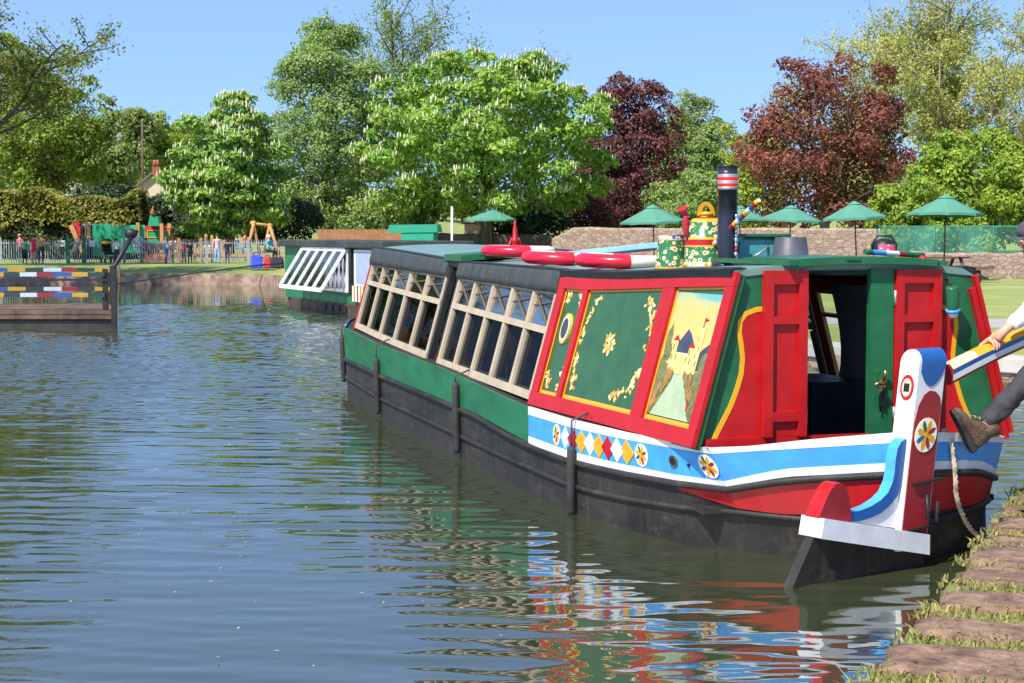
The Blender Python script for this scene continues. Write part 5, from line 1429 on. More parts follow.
def pxs(px, Y): return [(u - 512) * Y / FPX + 8.32 for u in px]
for z, zf in ((1.165, 1.19), (.735, .755)):
    rail(.02, z, pxs([-40, -24, -8, 4, 20, 37, 53, 72, 88, 105], 35.6), 'rwygwrbyg', .06, 0)
    rail(3.2, zf, [x_q - 0.0 for x_q in pxs([-40, -24, -8, 8, 26, 44, 62, 78, 95, 111], 38.8)], 'rwbygwrgyg'[:9], .06, 0)
b = MB(); b.bar((X0, .02, 1.05), (-.12, .02, 1.05), .035, .04); b.build('hand_rail', BLACK, ls)
for x, y in ((-.22, .10), (-.30, 1.2), (-.80, 3.2), (-3.6, 3.2)):
    b = MB(); b.box((x, y, .78), (.10, .10, 1.0)); b.build('post', BLACK, ls)
b = MB(); b.box((-.02, .0, .62), (.10, .10, 1.24)); b.build('post', BLACK, ls)
# winding arm behind the stage
A = at(112, 271, 40.5); B = at(132, 236, 41.0)
b = MB(); b.tube([A + Vector((0, 0, -.9)), A, A.lerp(B, .5), B], [.05, .055, .06, .06], 8)
b.ball(B + Vector((-.03, 0, .05)), .135, 8, sc=(1.2, .8, .95))
tag(b.build('sluice_arm', BLACK), 'black slanting arm with a rounded head rising behind the landing stage', 'lever')
P = [at(114, 284, 40) + Vector((0, 0, .0)), at(160, 278, 45), at(210, 271, 52), at(266, 264, 58)]
b = MB(); b.tube(catm(P), .02, 5)
tag(b.build('mooring_line', paint('line_dark', (.05, .045, .04), .9)), 'thin dark line running from the landing stage to the far bank', 'rope')
b = MB(); c = at(119, 289, 52); b.tube([(c.x, c.y, -.4), (c.x + .02, c.y, 1.1)], .03, 8)
tag(b.build('stake', paint('stake_brown', (.10, .06, .04), .9)), 'thin brown stake standing in the water right of the landing stage', 'stake')
b = MB(); b.tube([(-9.72, 30.9, -.5), (-9.72, 30.9, .25), (-9.715, 30.9, .42)], [.09, .09, .07], 8)
b.tube([(-9.72, 30.9, .42), (-9.72, 30.9, .47)], .1, 8)
tag(b.build('mooring_post', BLACK), 'black mooring post in the water at the left edge', 'post')

# ------------------------------------------------------------------ play area on the far bank
def FZ(x, y): return gz(x, y)
fence = thing('play_fence', 'pale grey upright railing fence round the play area on the far bank', 'fence', (-24, 78, FZ(-24, 78)), 0)
fx0, fx1 = -31.0, -10.2
n = 11
for k in range(n):
    b = MB(); xa = fx0 + (fx1 - fx0) * k / n + 24; xc = fx0 + (fx1 - fx0) * (k + 1) / n + 24
    b.bar((xa, 0, .18), (xc, 0, .18), .05, .04); b.bar((xa, 0, .92), (xc, 0, .92), .05, .04)
    m_ = int((xc - xa) / .11)
    for i in range(m_):
        x = xa + (xc - xa) * (i + .5) / m_; b.box((x, 0, .54), (.035, .02, 1.0)); b.lathe([(.02, 1.04), (.001, 1.09)], (x, 0, 0), 5)
    b.build('railing', FGREY, fence)
    b = MB(); b.box((xa, .02, .6), (.07, .07, 1.2)); b.build('post', FGREY, fence)
for u, w, h, lab in ((61, 8, 6, 'white notice with a green stripe on the play area fence'), (92, 6.5, 6.5, 'plain white notice right of the striped one on the play area fence')):
    c = at(u, 243.5, 77.85); b = MB(); b.box((c.x, c.y, c.z), (w * .046, .02, h * .046))
    if u == 61: b.box((c.x, c.y - .015, c.z + .03), (w * .042, .01, .06), mat=1)
    tag(b.build('notice', [WHITE, PLASTICG]), lab, 'sign', 'white notices on the fence')
for u in (68, 84):
    c = at(u, 251, 77.6); b = MB(); b.box((c.x, c.y, FZ(c.x, 77.6) + .63), (.14, .14, 1.26)); b.lathe([(.09, 1.26), (.001, 1.32)], (c.x, c.y, FZ(c.x, 77.6)), 4)
    tag(b.build('gate_post', paint('gate_green', (.015, .12, .07), .5)), ('green gate post just right of the striped white notice' if u == 68 else 'green gate post just left of the plain white notice'), 'post', 'green gate posts')
pf = thing('climbing_frame', 'green walled climbing frame with red slide and orange tower behind the fence', 'climbing frame', (-20.5, 82, FZ(-20.5, 82)), 0)
def L8(u, v, Y=82): p = at(u, v, Y); return Vector((p.x + 20.5, Y - 82, p.z - FZ(-20.5, 82)))
def panel(b, u0, v0, u1, v1, Y, th, m=0):
    a, c = L8(u0, v1, Y), L8(u1, v0, Y); b.box(((a.x + c.x) / 2, a.y, (a.z + c.z) / 2), (c.x - a.x, th, c.z - a.z), mat=m)
b = MB(); panel(b, 93, 224, 122, 256, 82, .06); b.build('wall_panel', PLASTICG, pf)
b = MB(); panel(b, 121, 225, 145, 253, 81.5, .06); b.build('wall_panel', paint('play_green_pale', (.05, .36, .18), .4), pf)
b = MB(); panel(b, 145, 226, 172, 262, 83, .05); panel(b, 148, 239, 166, 250, 82.9, .04, 1); b.build('tower_panel', [paint('play_orange', (.36, .11, .03), .5), PLASTICG], pf)
b = MB(); 
for q in [(147, 230, 170, 231), (147, 237, 170, 238)]: panel(b, *q, 82.9, .06)
for q in [(147, 231, 148, 237), (169, 231, 170, 237)]: panel(b, *q, 82.9, .06)
panel(b, 148, 231, 169, 237, 82.93, .05, 1); b.build('yellow_window', [YELLOW, PLASTICG], pf)
b = MB(); panel(b, 145, 226, 171, 230, 82.92, .1)
b.build('red_trim', paint('play_red', (.45, .02, .02), .5), pf)
b = MB(); A = [L8(147, 226), L8(159, 226), L8(156.5, 216), L8(153, 218), L8(149, 215)]
b.prism([p + Vector((0, .9, 0)) for p in A], [p + Vector((0, .2, 0)) for p in A]); b.build('tower_roof', PLASTICG, pf)
b = MB(); b.lathe([(.10, 0), (.14, .2), (.06, .35), (.001, .5)], L8(150.5, 216.5) + Vector((0, .5, 0)), 8); b.build('finial', paint('finial_brown', (.25, .07, .03), .6), pf)
for u, v0, v1 in ((89, 222, 240), (113.5, 222, 226), (120, 222, 226), (138, 222.5, 236), (162, 223.5, 256), (169.5, 223.5, 228), (179, 238, 262)):
    b = MB(); a, c = L8(u, v1, 81.3), L8(u, v0, 81.3); b.box(((a.x + c.x) / 2, a.y, (a.z + c.z) / 2), (.16, .16, c.z - a.z)); b.build('post', WOODO, pf)
b = MB(); A = [L8(71, 223.5, 81), L8(80, 221.5, 81), L8(80, 236, 81), L8(78, 239, 81)]; b.prism([p + Vector((0, .5, 0)) for p in A], A); b.build('slide_hood', paint('play_red', (.45, .02, .02), .5), pf)
b = MB(); b.bar(L8(71, 225, 80.9), L8(83, 252, 80.9), .12, .22); b.build('slide_board', WOODO, pf)
b = MB(); b.bar(L8(78.5, 240, 80.8), L8(69, 257, 80.8), .06, .10)
for u in (81, 85.5): b.bar(L8(u, 224, 81.2), L8(u, 240, 81.2), .05, .05)
b.bar(L8(80, 224.5, 81.2), L8(93, 224.5, 81.2), .05, .07); b.bar(L8(80, 237.5, 81.2), L8(93, 237.5, 81.2), .05, .05); b.build('slide_rail', STEEL, pf)
# swing
sw_ = thing('swing_frame', 'wooden A shaped swing frame on the far bank under the flowering tree', 'swing', (-15.5, 84, FZ(-15.5, 84)), 0)
def L9(u, v, Y=84): p = at(u, v, Y); return Vector((p.x + 15.5, Y - 84, p.z - FZ(-15.5, 84)))
for a in [((254.5, 221), (245, 262), 84), ((252, 221), (262, 262), 84.4), ((269, 224), (281, 260), 84), ((270, 224), (262, 262), 85)]:
    b = MB(); b.tube([L9(*a[0], 84), L9(*a[1], a[2])], .085, 8); b.build('leg', WOODO, sw_)
b = MB(); b.tube([L9(250, 223, 84), L9(273, 226, 84.2)], .075, 8); b.build('beam', WOODO, sw_)
ba = thing('seat_bench', 'low brown slatted bench inside the play area fence', 'bench', at(157, 262.5, 79.2), 0)
b = MB(); b.box((0, 0, .42), (1.7, .40, .06)); b.build('seat', WOOD, ba)
b = MB(); b.box((0, .22, .72), (1.7, .05, .28)); b.build('backrest', WOOD, ba)
for s in (-.7, .7):
    b = MB(); b.box((s, .05, .30), (.07, .36, .6)); b.build('leg', WOOD, ba)
bd = thing('balance_beam', 'low wooden climbing posts and rail standing beside the swing frame', 'play posts', at(215, 263, 80), 0)
for u, v in ((201, 238), (206, 234), (212, 235), (224, 240), (195, 243)):
    b = MB(); p = at(u, v, 80) - Vector(bd.location); b.box((p.x, 0, p.z / 2), (.13, .13, p.z)); b.build('post', WOODO, bd)
b = MB(); b.box((1.0, .3, .35), (4.6, .16, .14)); b.build('beam', WOODO, bd)
# people in and beside the play area
G_ = 'people in the play area'
def pp(label, u, vt, vb, Y, rz_, top, legs, hair, pose={}, **k):
    p = at(u, vb, Y); z = FZ(p.x, Y); h = max(.9, (vb - vt) * Y / FPX)
    person(label, p.x, Y, z if abs(p.z - z) < .25 else p.z, h, rz_, top, legs, hair, pose, group=G_, **k)
pp('child in a rose pink top looking over the fence, leftmost of the group', 20, 231, 260, 79.2, R(150), (.55, .10, .13), (.03, .03, .04), HAIRF)
pp('person in a green top and dark trousers beside the child in rose pink', 25, 238, 263, 77.2, R(200), (.08, .42, .22), (.025, .03, .05), HAIRB)
pp('woman in a sleeveless red dress next to a fair haired one in yellow', 34, 232.5, 262, 77.0, R(170), (.60, .02, .06), (.5, .27, .18), HAIRB, sleeve=.15, skirt=True)
pp('fair haired woman in a yellow top and dark skirt next to the red dress', 41, 232.5, 262.5, 77.0, R(190), (.50, .27, .06), (.03, .035, .05), HAIRF, sleeve=.2)
pp('person in white with dark legs beside the wheeled pushchair', 117, 238.5, 264, 77.0, R(20), (.62, .62, .62), (.03, .03, .04), HAIRB)
pp('large person in a white shirt sitting behind the bench', 137, 233, 266, 78.6, R(170), (.66, .64, .64), (.62, .60, .60), HAIRB, SIT)
pp('child in a magenta top sitting on the bench', 146, 243, 268, 78.9, R(20), (.50, .02, .10), (.03, .03, .04), HAIRB, SIT)
pp('adult in white shirt and blue jeans bending forward to the right', 167, 235, 264, 77.2, R(70), (.62, .60, .62), (.06, .15, .42), HAIRB, BEND)
pp('person in a bright pink red top beside one in black', 184, 239, 263, 78.5, R(180), (.60, .04, .10), (.02, .04, .03), HAIRB)
pp('person dressed in black beside the bright pink red top', 190, 240, 263.5, 77.2, R(170), (.02, .02, .025), (.02, .02, .025), HAIRB)
pp('standing woman in a pale pink top and light blue jeans', 217.5, 233.5, 263.5, 76.8, R(10), (.55, .36, .38), (.22, .34, .60), HAIRB)
pp('person in pale clothes sitting on the wooden play posts', 208, 240, 268, 79.6, R(-20), (.60, .55, .50), (.45, .30, .25), HAIRF, SIT)
pp('person in dark navy leaning by the wooden posts', 227.5, 238, 262, 78.0, R(180), (.03, .035, .06), (.04, .05, .08), HAIRB)
pp('child in red and blue stretched out on the swing', 245, 233, 262, 83.6, R(90), (.50, .06, .06), (.05, .10, .25), HAIRB, SIT)
pp('child in navy next to the one in red and blue on the swing', 237, 236, 262, 83.2, R(80), (.03, .06, .16), (.08, .18, .28), HAIRB, SIT)
pp('angler in a turquoise shirt and white cap sitting on the bank', 269, 235, 268, 68.5, R(60), (.02, .38, .45), (.02, .02, .025), paint('cap_white', (.75, .75, .75), .7), SIT)
o = thing('pushchair', 'dark pushchair with yellow hood trim behind the slanting black arm', 'pushchair', at(108, 263.5, 77.3), R(30))
b = MB(); b.box((0, 0, .55), (.42, .55, .10), (R(20), 0, 0)); b.box((0, .22, .78), (.42, .08, .5), (R(-20), 0, 0)); b.build('seat', BLACK, o)
b = MB(); b.lathe([(.28, 0), (.26, .12), (.16, .22), (.001, .26)], (0, .12, .88), 10, mats=[1, 0, 0]); b.build('hood', [BLACK, YELLOW], o)
b = MB()
for s in (-.2, .2): b.tube([(s, -.3, .12), (s, .1, .5), (s, .42, 1.0)], .016, 6); b.tube([(s, .3, .12), (s, -.1, .5)], .016, 6)
b.build('frame', STEEL, o)
for s in (-.22, .22):
    for y in (-.3, .3):
        b = MB(); b.lathe([(.13, -.02), (.14, 0), (.13, .02)], (s, y, .14), 14, rot=Euler((0, R(90), 0)).to_matrix()); b.build('wheel', BLACK, o)
for nm, lab, u, v, c_, s_ in (('bag', 'bright blue bag on the bank beside the angler', 256.5, 266, (.03, .06, .62), (.5, .4, .52)), ('bag', 'red bag below the angler', 267.5, 268, (.40, .02, .02), (.32, .3, .42)), ('tackle_box', 'black tackle box right of the red bag on the bank', 277, 268, (.015, .015, .02), (.6, .4, .45))):
    p = at(u, v, 67.2); b = MB(); z = FZ(p.x, 67.2)
    o = thing(nm, lab, nm.replace('_', ' '), (p.x, 67.2, z), R(10), 'tackle on the bank')
    b.hexa([(-s_[0] / 2, -s_[1] / 2, 0), (s_[0] / 2, -s_[1] / 2, 0), (s_[0] / 2, s_[1] / 2, 0), (-s_[0] / 2, s_[1] / 2, 0), (-s_[0] * .4, -s_[1] * .25, s_[2]), (s_[0] * .4, -s_[1] * .25, s_[2]), (s_[0] * .4, s_[1] * .25, s_[2]), (-s_[0] * .4, s_[1] * .25, s_[2])]); b.build('body', paint('bag_%d' % int(u), c_, .7, .2, 8, bump=.3), o, bevel=.06)
    b = MB(); b.tube([(-s_[0] * .25, 0, s_[2] - .02), (-s_[0] * .15, 0, s_[2] + .10), (s_[0] * .15, 0, s_[2] + .10), (s_[0] * .25, 0, s_[2] - .02)], .02, 6); b.build('handle', BLACK, o)
b = MB(); pa_, pb_ = at(283, 266, 66.7), at(232, 268, 64.5); b.tube([pa_ + Vector((0, 0, .1)), pb_], [.03, .012], 6)
tag(b.build('fishing_rod', BLACK), 'dark fishing rod reaching over the water from the angler', 'rod')

# ------------------------------------------------------------------ parasols, tables, walls on the right bank
def parasol(label, u, vt, wpx, Y, side=0, ground=None):
    p = at(u, vt, Y); z0 = gz(p.x, Y); ht = p.z - z0; r_ = wpx * Y / FPX / 2
    o = thing('parasol', label, 'parasol', (p.x, Y, z0), R(20 + side), 'green parasols over the tables')
    rt_ = random.Random(int(u)); o.rotation_euler = (R(rt_.uniform(-3, 3)), R(rt_.uniform(-3.5, 3.5)), R(rt_.uniform(0, 45)))
    b = MB(); n = 8; hh = r_ * rt_.uniform(.42, .50)
    rings = []
    for f, dz in ((0.10, -.09 * hh), (.35, -.36 * hh), (.7, -.71 * hh), (1.0, -hh)):
        ring = []
        for k in range(n * 4):
            a = 2 * math.pi * k / (n * 4); q = (k % 4) / 4; sag = math.cos(math.pi / n) / math.cos((q - .5) * 2 * math.pi / n)
            s_ = f * r_ * (1 - (1 - sag) * 1.0); s_ = f * r_ * sag / math.cos(math.pi / n) * math.cos(math.pi / n)
            ring.append(Vector((s_ * math.cos(a), s_ * math.sin(a), ht + dz - .05 * f * math.sin(math.pi * q) * 0 - (.02 if f == 1 and q in (.25, .5, .75) else 0) * -1)))
        rings.append(ring)
    rings.append([p_ + Vector((0, 0, -.09)) for p_ in rings[-1]])
    b.grid(rings[::-1], smooth=False, close=True)
    cn = b.build('canopy', PARASOL, o); 
    b = MB(); v = []
    for f, dz in ((.001, .03), (.10, -.02), (.22, -.17 * hh)):
        v.append([Vector((f * r_ * math.cos(2 * math.pi * k / n), f * r_ * math.sin(2 * math.pi * k / n), ht + dz)) for k in range(n)])
    b.grid(v[::-1], smooth=False, close=True); b.build('vent_cap', PARASOL, o)
    b = MB(); b.tube([(0, 0, 0), (0, 0, ht - .06)], .028, 8); b.build('pole', paint('pole_wood', (.09, .05, .03), .6), o)
    for k in range(n):
        a = 2 * math.pi * k / n; b = MB(); b.bar((.05, 0, ht - .55), (r_ * .55 * math.cos(a), r_ * .55 * math.sin(a), ht - hh * .58), .02, .02); b.build('rib', paint('pole_wood', (.09, .05, .03), .6), o)
    b = MB(); b.lathe([(.26, 0), (.26, .06), (.05, .10), (.05, .3)], n=14); b.build('base', BLACK, o)
    return o
parasol('green parasol farthest left, alone below the big flowering tree', 491, 207.5, 52, 92)
parasol('green parasol in front of the purple tree left of the chimney', 655, 205, 66, 72)
parasol('green parasol half hidden behind the black chimney', 741, 206, 56, 72)
parasol('green parasol just right of the chimney below the bronze leaved tree', 788, 205.5, 66, 69)
parasol('green parasol between the two right ones, tilted a little toward the bright shrub', 858, 201.5, 66, 65)
parasol('largest green parasol, rightmost, rising from the picnic table', 945, 195, 76, 60.4)
def picnic(label, u, Y, rz_):
    p = at(u, 260, Y); z0 = gz(p.x, Y)
    o = thing('picnic_table', label, 'picnic table', (p.x, Y, z0), rz_, 'brown picnic tables')
    PW = paint('picnic_wood', (.13, .060, .038), .8, .3, 4)
    b = MB()
    for k in range(5): b.box((0, -.3 + .15 * k, .76), (1.75, .135, .045))
    b.build('table_top', PW, o)
    for s in (-1, 1):
        b = MB()
        for k in range(2): b.box((0, s * (.70 + .13 * k), .45), (1.75, .12, .045))
        b.build('seat', PW, o)
    for x in (-.62, .62):
        for s in (-1, 1):
            b = MB(); b.bar((x, s * .22, .74), (x, s * .70, .0), .05, .10, up=(1, 0, 0)); b.build('leg', PW, o)
        b = MB(); b.box((x + .05, 0, .40), (.045, 1.65, .09)); b.build('crossbar', PW, o)
    return o
picnic('brown picnic table on the right hand lawn under the largest parasol', 940, 60.4, R(16)).scale = (1.08, 1.08, 1.08)
picnic('brown picnic table half hidden behind the hatch and hand bowl', 853, 61, R(5))
picnic('brown picnic table behind the upturned bucket below the middle parasol', 790, 68, R(-8))
b = MB(); p = at(978, 267, 58.2); z0 = gz(p.x, 58.2)
o = thing('log_stool', 'wooden seat on a single post at the right of the picnic table', 'stool', (p.x, 58.2, z0), R(-20))
b = MB(); b.tube([(0, 0, 0), (0, 0, .42)], [.12, .10], 10); b.build('leg', paint('picnic_dark', (.06, .03, .02), .8, .3), o)
b = MB(); b.hexa([(-.55, -.18, .40), (.5, -.18, .46), (.5, .18, .46), (-.55, .18, .40), (-.58, -.19, .48), (.55, -.19, .58), (.55, .19, .58), (-.58, .19, .48)]); b.build('seat', paint('picnic_wood', (.13, .060, .038), .8, .3, 4), o)
def wall(name, label, P, th, mat, cap=None):
    o = thing(name, label, 'wall', (P[0][0], P[0][1], 0), 0)
    b = MB(); c = MB(); rnd = random.Random(len(label))
    Q = []
    for (x0, y0, z0), (x1, y1, z1) in zip(P, P[1:]):
        for k in range(8): Q.append((x0 + (x1 - x0) * k / 8, y0 + (y1 - y0) * k / 8, z0 + (z1 - z0) * k / 8 + rnd.uniform(-.03, .03)))
    Q.append(P[-1])
    rows = [[], [], [], []]
    for x, y, z in Q:
        x -= P[0][0]; y -= P[0][1]
        rows[0].append(Vector((x, y, -.3))); rows[1].append(Vector((x, y, z - .09))); rows[2].append(Vector((x, y + th * .5, z + rnd.uniform(-.02, .04)))); rows[3].append(Vector((x, y + th, z - .1)))
    rows.append([v + Vector((0, .02, -3)) for v in rows[3]])
    b.grid(rows[::-1], smooth=False)
    b.build('masonry', mat, o)
    for k in range(int(len(Q) - 1)):
        a, d = rows[1][k], rows[1][k + 1]
        u = (d - a)
        c.hexa([a + Vector((.02, -.06, .0)), d + Vector((-.02, -.06, .0)), d + Vector((-.02, th + .06, .0)), a + Vector((.02, th + .06, .0)), a + Vector((.04, -.03, .12)), d + Vector((-.04, -.03, .12)), d + Vector((-.04, th + .03, .12)), a + Vector((.04, th + .03, .12))])
    #c.build('coping', paint('coping_grey', (.26, .21, .17), .9, .3, 2, dirt=.3, bump=.5), o)
    return o
x_ = lambda u, Y: (u - 512) * Y / FPX
wall('stone_wall', 'long tall rubble stone wall behind the boat and the parasols', [(x_(552, 80), 80, 1.75), (x_(575, 79), 79, 2.25), (x_(700, 77), 77, 2.22), (x_(880, 73), 73, 2.2)], .5, WALLS)
wall('stone_wall', 'low rubble stone wall behind the picnic table, under the green mesh fence', [(x_(878, 63.5), 63.5, 1.32), (x_(960, 63), 63, 1.30), (x_(1060, 62), 62, 1.27), (x_(1500, 58), 58, 1.25)], .5, WALLS)
mf = thing('mesh_fence', 'green mesh fence standing above the low stone wall at the right', 'fence', (x_(878, 63.9), 64.2, 1.1), 0)
MESH = glassmat('green_mesh', (.42, .62, .55), .0, .6, .05)
m_ = MATS['green_mesh']
def meshmat():
    m, n, l, p = newmat('woven_mesh')
    p.inputs['Base Color'].default_value = (.06, .27, .21, 1); p.inputs['Roughness'].default_value = .6
    t = n.new('ShaderNodeBsdfTransparent'); mx = n.new('ShaderNodeMixShader')
    tc = n.new('ShaderNodeTexCoord'); nz = n.new('ShaderNodeTexNoise'); nz.inputs['Scale'].default_value = .8; nz.inputs['Detail'].default_value = 3
    mp = n.new('ShaderNodeMapping'); mp.inputs['Scale'].default_value = (1, 1, .3)
    l.new(tc.outputs['Object'], mp.inputs[0]); l.new(mp.outputs[0], nz.inputs[0])
    mr = n.new('ShaderNodeMapRange'); mr.inputs[1].default_value = .35; mr.inputs[2].default_value = .65; mr.inputs[3].default_value = .12; mr.inputs[4].default_value = .55
    l.new(nz.outputs['Fac'], mr.inputs[0]); l.new(mr.outputs[0], mx.inputs[0]); l.new(t.outputs[0], mx.inputs[1]); l.new(p.outputs[0], mx.inputs[2])
    l.new(mx.outputs[0], n['Material Output'].inputs['Surface']); return m
WM = meshmat()
W_ = x_(1500, 59) - x_(878, 63.9)
for k in range(10):
    xa, xc = W_ * k / 10, W_ * (k + 1) / 10; ya = -5.0 * k / 10; yc = -5.0 * (k + 1) / 10
    b = MB(); b.grid([[(xa + (xc - xa) * i / 6, ya + (yc - ya) * i / 6, z + .02 * math.sin(i * 2 + k)) for i in range(7)] for z in (.1, 1.14)], smooth=False); b.build('mesh_panel', WM, mf)
    b = MB(); b.tube([(xa, ya, -.6), (xa, ya, 1.2)], .03, 8); b.build('post', paint('gate_green', (.015, .12, .07), .5), mf)
b = MB(); b.tube([(0, 0, 1.16), (W_, -5, 1.16)], .022, 6); b.build('top_wire', paint('rail_green', (.05, .25, .2), .5), mf)
# small things between the boat roof and the trees
o = thing('timber_fence', 'brown close boarded timber fence under the big flowering tree', 'fence', (x_(318, 96), 96, gz(-10, 96)), 0)
X = x_(425, 96) - x_(318, 96)
for k in range(4):
    b = MB(); m_ = 11
    for i in range(m_):
        xx = X * k / 4 + X / 4 * (i + .5) / m_; b.box((xx, .004 * (i % 3), .78 + .015 * math.sin(i * 2.7)), (X / 4 / m_ * .93, .03, 1.6))
    b.build('board_panel', BROWNF, o)
o = thing('green_shelter', 'bright green container with an overhanging lid beyond the houseboat', 'container', (x_(420, 84), 84, gz(-4, 84)), R(-6))
b = MB(); b.box((0, 0, .75), (1.6, 1.5, 1.5)); b.build('body', paint('shelter_green', (.02, .27, .17), .4), o, bevel=.02)
b = MB(); b.hexa([(-1.5, -.8, 1.42), (1.0, -.8, 1.46), (1.0, .9, 1.46), (-1.5, .9, 1.42), (-1.35, -.9, 1.82), (1.0, -.9, 1.84), (.9, 1.0, 1.84), (-1.35, 1.0, 1.82)]); b.build('lid', paint('shelter_lid', (.04, .36, .25), .4), o)
c = at(452, 245, 80); b = MB(); b.tube([(c.x, 80, 0), (c.x, 80, 3.17)], .055, 10); b.ball((c.x, 80, 3.19), .06, 6)
tag(b.build('white_post', WHITE), 'slim white post between the green container and the left parasol', 'post')
c = at(476, 238, 98); b = MB(); o = thing('hut', 'small pale brick hut below the left parasol', 'hut', (c.x, 98, gz(c.x, 98)), 0)
b.box((0, 0, 1.0), (1.3, 1.2, 2.0)); b.build('wall', paint('hut_brick', (.42, .29, .18), .9, .2, 3), o)
b = MB(); b.box((0, 0, 2.05), (1.6, 1.5, .10)); b.build('roof', paint('hut_roof', (.12, .08, .06), .8), o)
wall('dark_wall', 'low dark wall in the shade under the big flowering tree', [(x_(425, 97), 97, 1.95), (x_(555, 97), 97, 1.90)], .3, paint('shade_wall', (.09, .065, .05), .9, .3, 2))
b = MB(); c = Vector((7.05, 22.95, 0)); b.tube([(c.x, c.y, -.4), (c.x, c.y, .62)], .055, 12); b.ball((c.x, c.y, .63), .065, 6)
tag(b.build('mooring_post', RED), 'red mooring post at the edge of the right quay', 'post')
# houses behind the trees
def house(label, x, y, w, d, h, rh, rot, wallm, roofm, chim=True):
    z0 = gz(x, y); o = thing('house', label, 'house', (x, y, z0), rot)
    b = MB(); b.add([(-w / 2, -d / 2, -3), (w / 2, -d / 2, -3), (w / 2, d / 2, -3), (-w / 2, d / 2, -3), (-w / 2, -d / 2, h), (w / 2, -d / 2, h), (w / 2, d / 2, h), (-w / 2, d / 2, h), (0, -d / 2, h + rh), (0, d / 2, h + rh)],
          [(0, 1, 5, 8, 4), (1, 2, 6, 5), (2, 3, 7, 9, 6), (3, 0, 4, 7)]); b.build('wall', wallm, o)
    b = MB()
    for s in (-1, 1):
        e = Vector((s * (w / 2 + .35), 0, h - .35 * rh / (w / 2))); r_ = Vector((0, 0, h + rh + .06))
        A = [Vector((e.x, -d / 2 - .3, e.z)), Vector((e.x, d / 2 + .3, e.z)), Vector((0, d / 2 + .3, r_.z)), Vector((0, -d / 2 - .3, r_.z))]
        b.prism(A, [p + Vector((0, 0, .16)) for p in A])
    rf = b.build('roof', roofm, o)
    if chim:
        b = MB(); b.box((.5, d * .1, h + rh + .1), (.55, .6, 1.4)); b.lathe([(.13, 0), (.12, .5)], (.40, d * .1, h + rh + .8), 8); b.lathe([(.13, 0), (.12, .5)], (.62, d * .1, h + rh + .8), 8)
        b.build('chimney', paint('brick_red', (.30, .10, .06), .9, .2, 4), rf)
    for x_w in (-w * .2, w * .2):
        b = MB(); b.box((x_w, -d / 2 - .01, h * .6), (.9, .06, 1.1)); wn = b.build('window', WHITE, o)
        b = MB(); b.box((x_w, -d / 2 - .045, h * .6), (.74, .02, .94)); b.build('pane', paint('dark_glass', (.03, .04, .05), .1), wn)
    return o
p = at(150, 196, 128); house('cream gabled house with a brown roof and chimney seen between the trees', p.x, 128, 6.0, 8, 2.6, 2.4, R(14), paint('render_cream', (.62, .50, .36), .9, .08), paint('roof_brown', (.20, .12, .09), .9, .25, 3))
p = at(90, 150, 150); house('grey slate roofed house with a red brick chimney higher up at the left', p.x, 150, 6.0, 4.6, 6.4, 2.7, R(106), paint('render_grey', (.42, .38, .33), .9, .1), paint('slate', (.17, .16, .165), .8, .2, 3))
c = at(142.5, 152, 150); b = MB(); z0 = gz(c.x, 150); b.tube([(c.x, 150, z0), (c.x, 150, at(142, 122, 150).z)], [.11, .08], 8); b.box((c.x, 150, at(142, 126, 150).z), (1.2, .08, .08))
tag(b.build('telegraph_pole', paint('pole_brown', (.10, .07, .05), .9)), 'brown telegraph pole in front of the far green wood', 'pole')
# ------------------------------------------------------------------ trees and hedges
def leaf_quads(P, N, s, r, droop=.25, aspect=.55):
    """diamond leaves at points P with normals N"""
    n = len(P)
    N = N + r.normal(0, .45, (n, 3)); N /= np.linalg.norm(N, axis=1)[:, None]
    T = r.normal(0, 1, (n, 3)); T[:, 2] -= droop
    T -= N * np.sum(T * N, 1)[:, None]; T /= np.linalg.norm(T, axis=1)[:, None] + 1e-9
    B = np.cross(N, T); sz = s * r.uniform(.6, 1.35, n)[:, None]
    a = P - T * sz * .5; c = P + T * sz * .5 - N * sz * .10
    b1 = P + B * sz * aspect * .5 + N * sz * .06; d1 = P - B * sz * aspect * .5 + N * sz * .06
    V = np.stack([a, b1, c, d1], 1).reshape(-1, 3)
    F = np.arange(n * 4).reshape(-1, 4)
    return V, F
def clump_centres(n, R3, r, shell=.55, zmin=-.9, gap=.0):
    out = []; tries = 0
    while len(out) < n and tries < n * 60:
        tries += 1
        d = r.normal(0, 1, 3); d /= np.linalg.norm(d)
        rad = shell + (1 - shell) * r.random() ** .6
        p = d * rad
        if p[2] < zmin: continue
        if gap and any(np.linalg.norm(p - q) < gap for q in out): continue
        out.append(p)
    return np.array(out) * np.array(R3)
def limb(b, a, c, r0, r1, rnd, seg=5, sag=.08):
    a, c = Vector(a), Vector(c); L = (c - a).length
    off = Vector((rnd.gauss(0, 1), rnd.gauss(0, 1), rnd.gauss(0, .5) + .7)) * L * sag
    P = [a.lerp(c, i / seg) + off * math.sin(math.pi * i / seg) for i in range(seg + 1)]
    b.tube(P, [r0 + (r1 - r0) * i / seg for i in range(seg + 1)], 6); return P
BARK = paint('bark', (.085, .065, .048), .95, .35, 4, bump=.6, bscale=9, stretch=(3, 3, .5)); BARKL = paint('bark_pale', (.19, .165, .125), .95, .3, 4, bump=.5, stretch=(3, 3, .5))
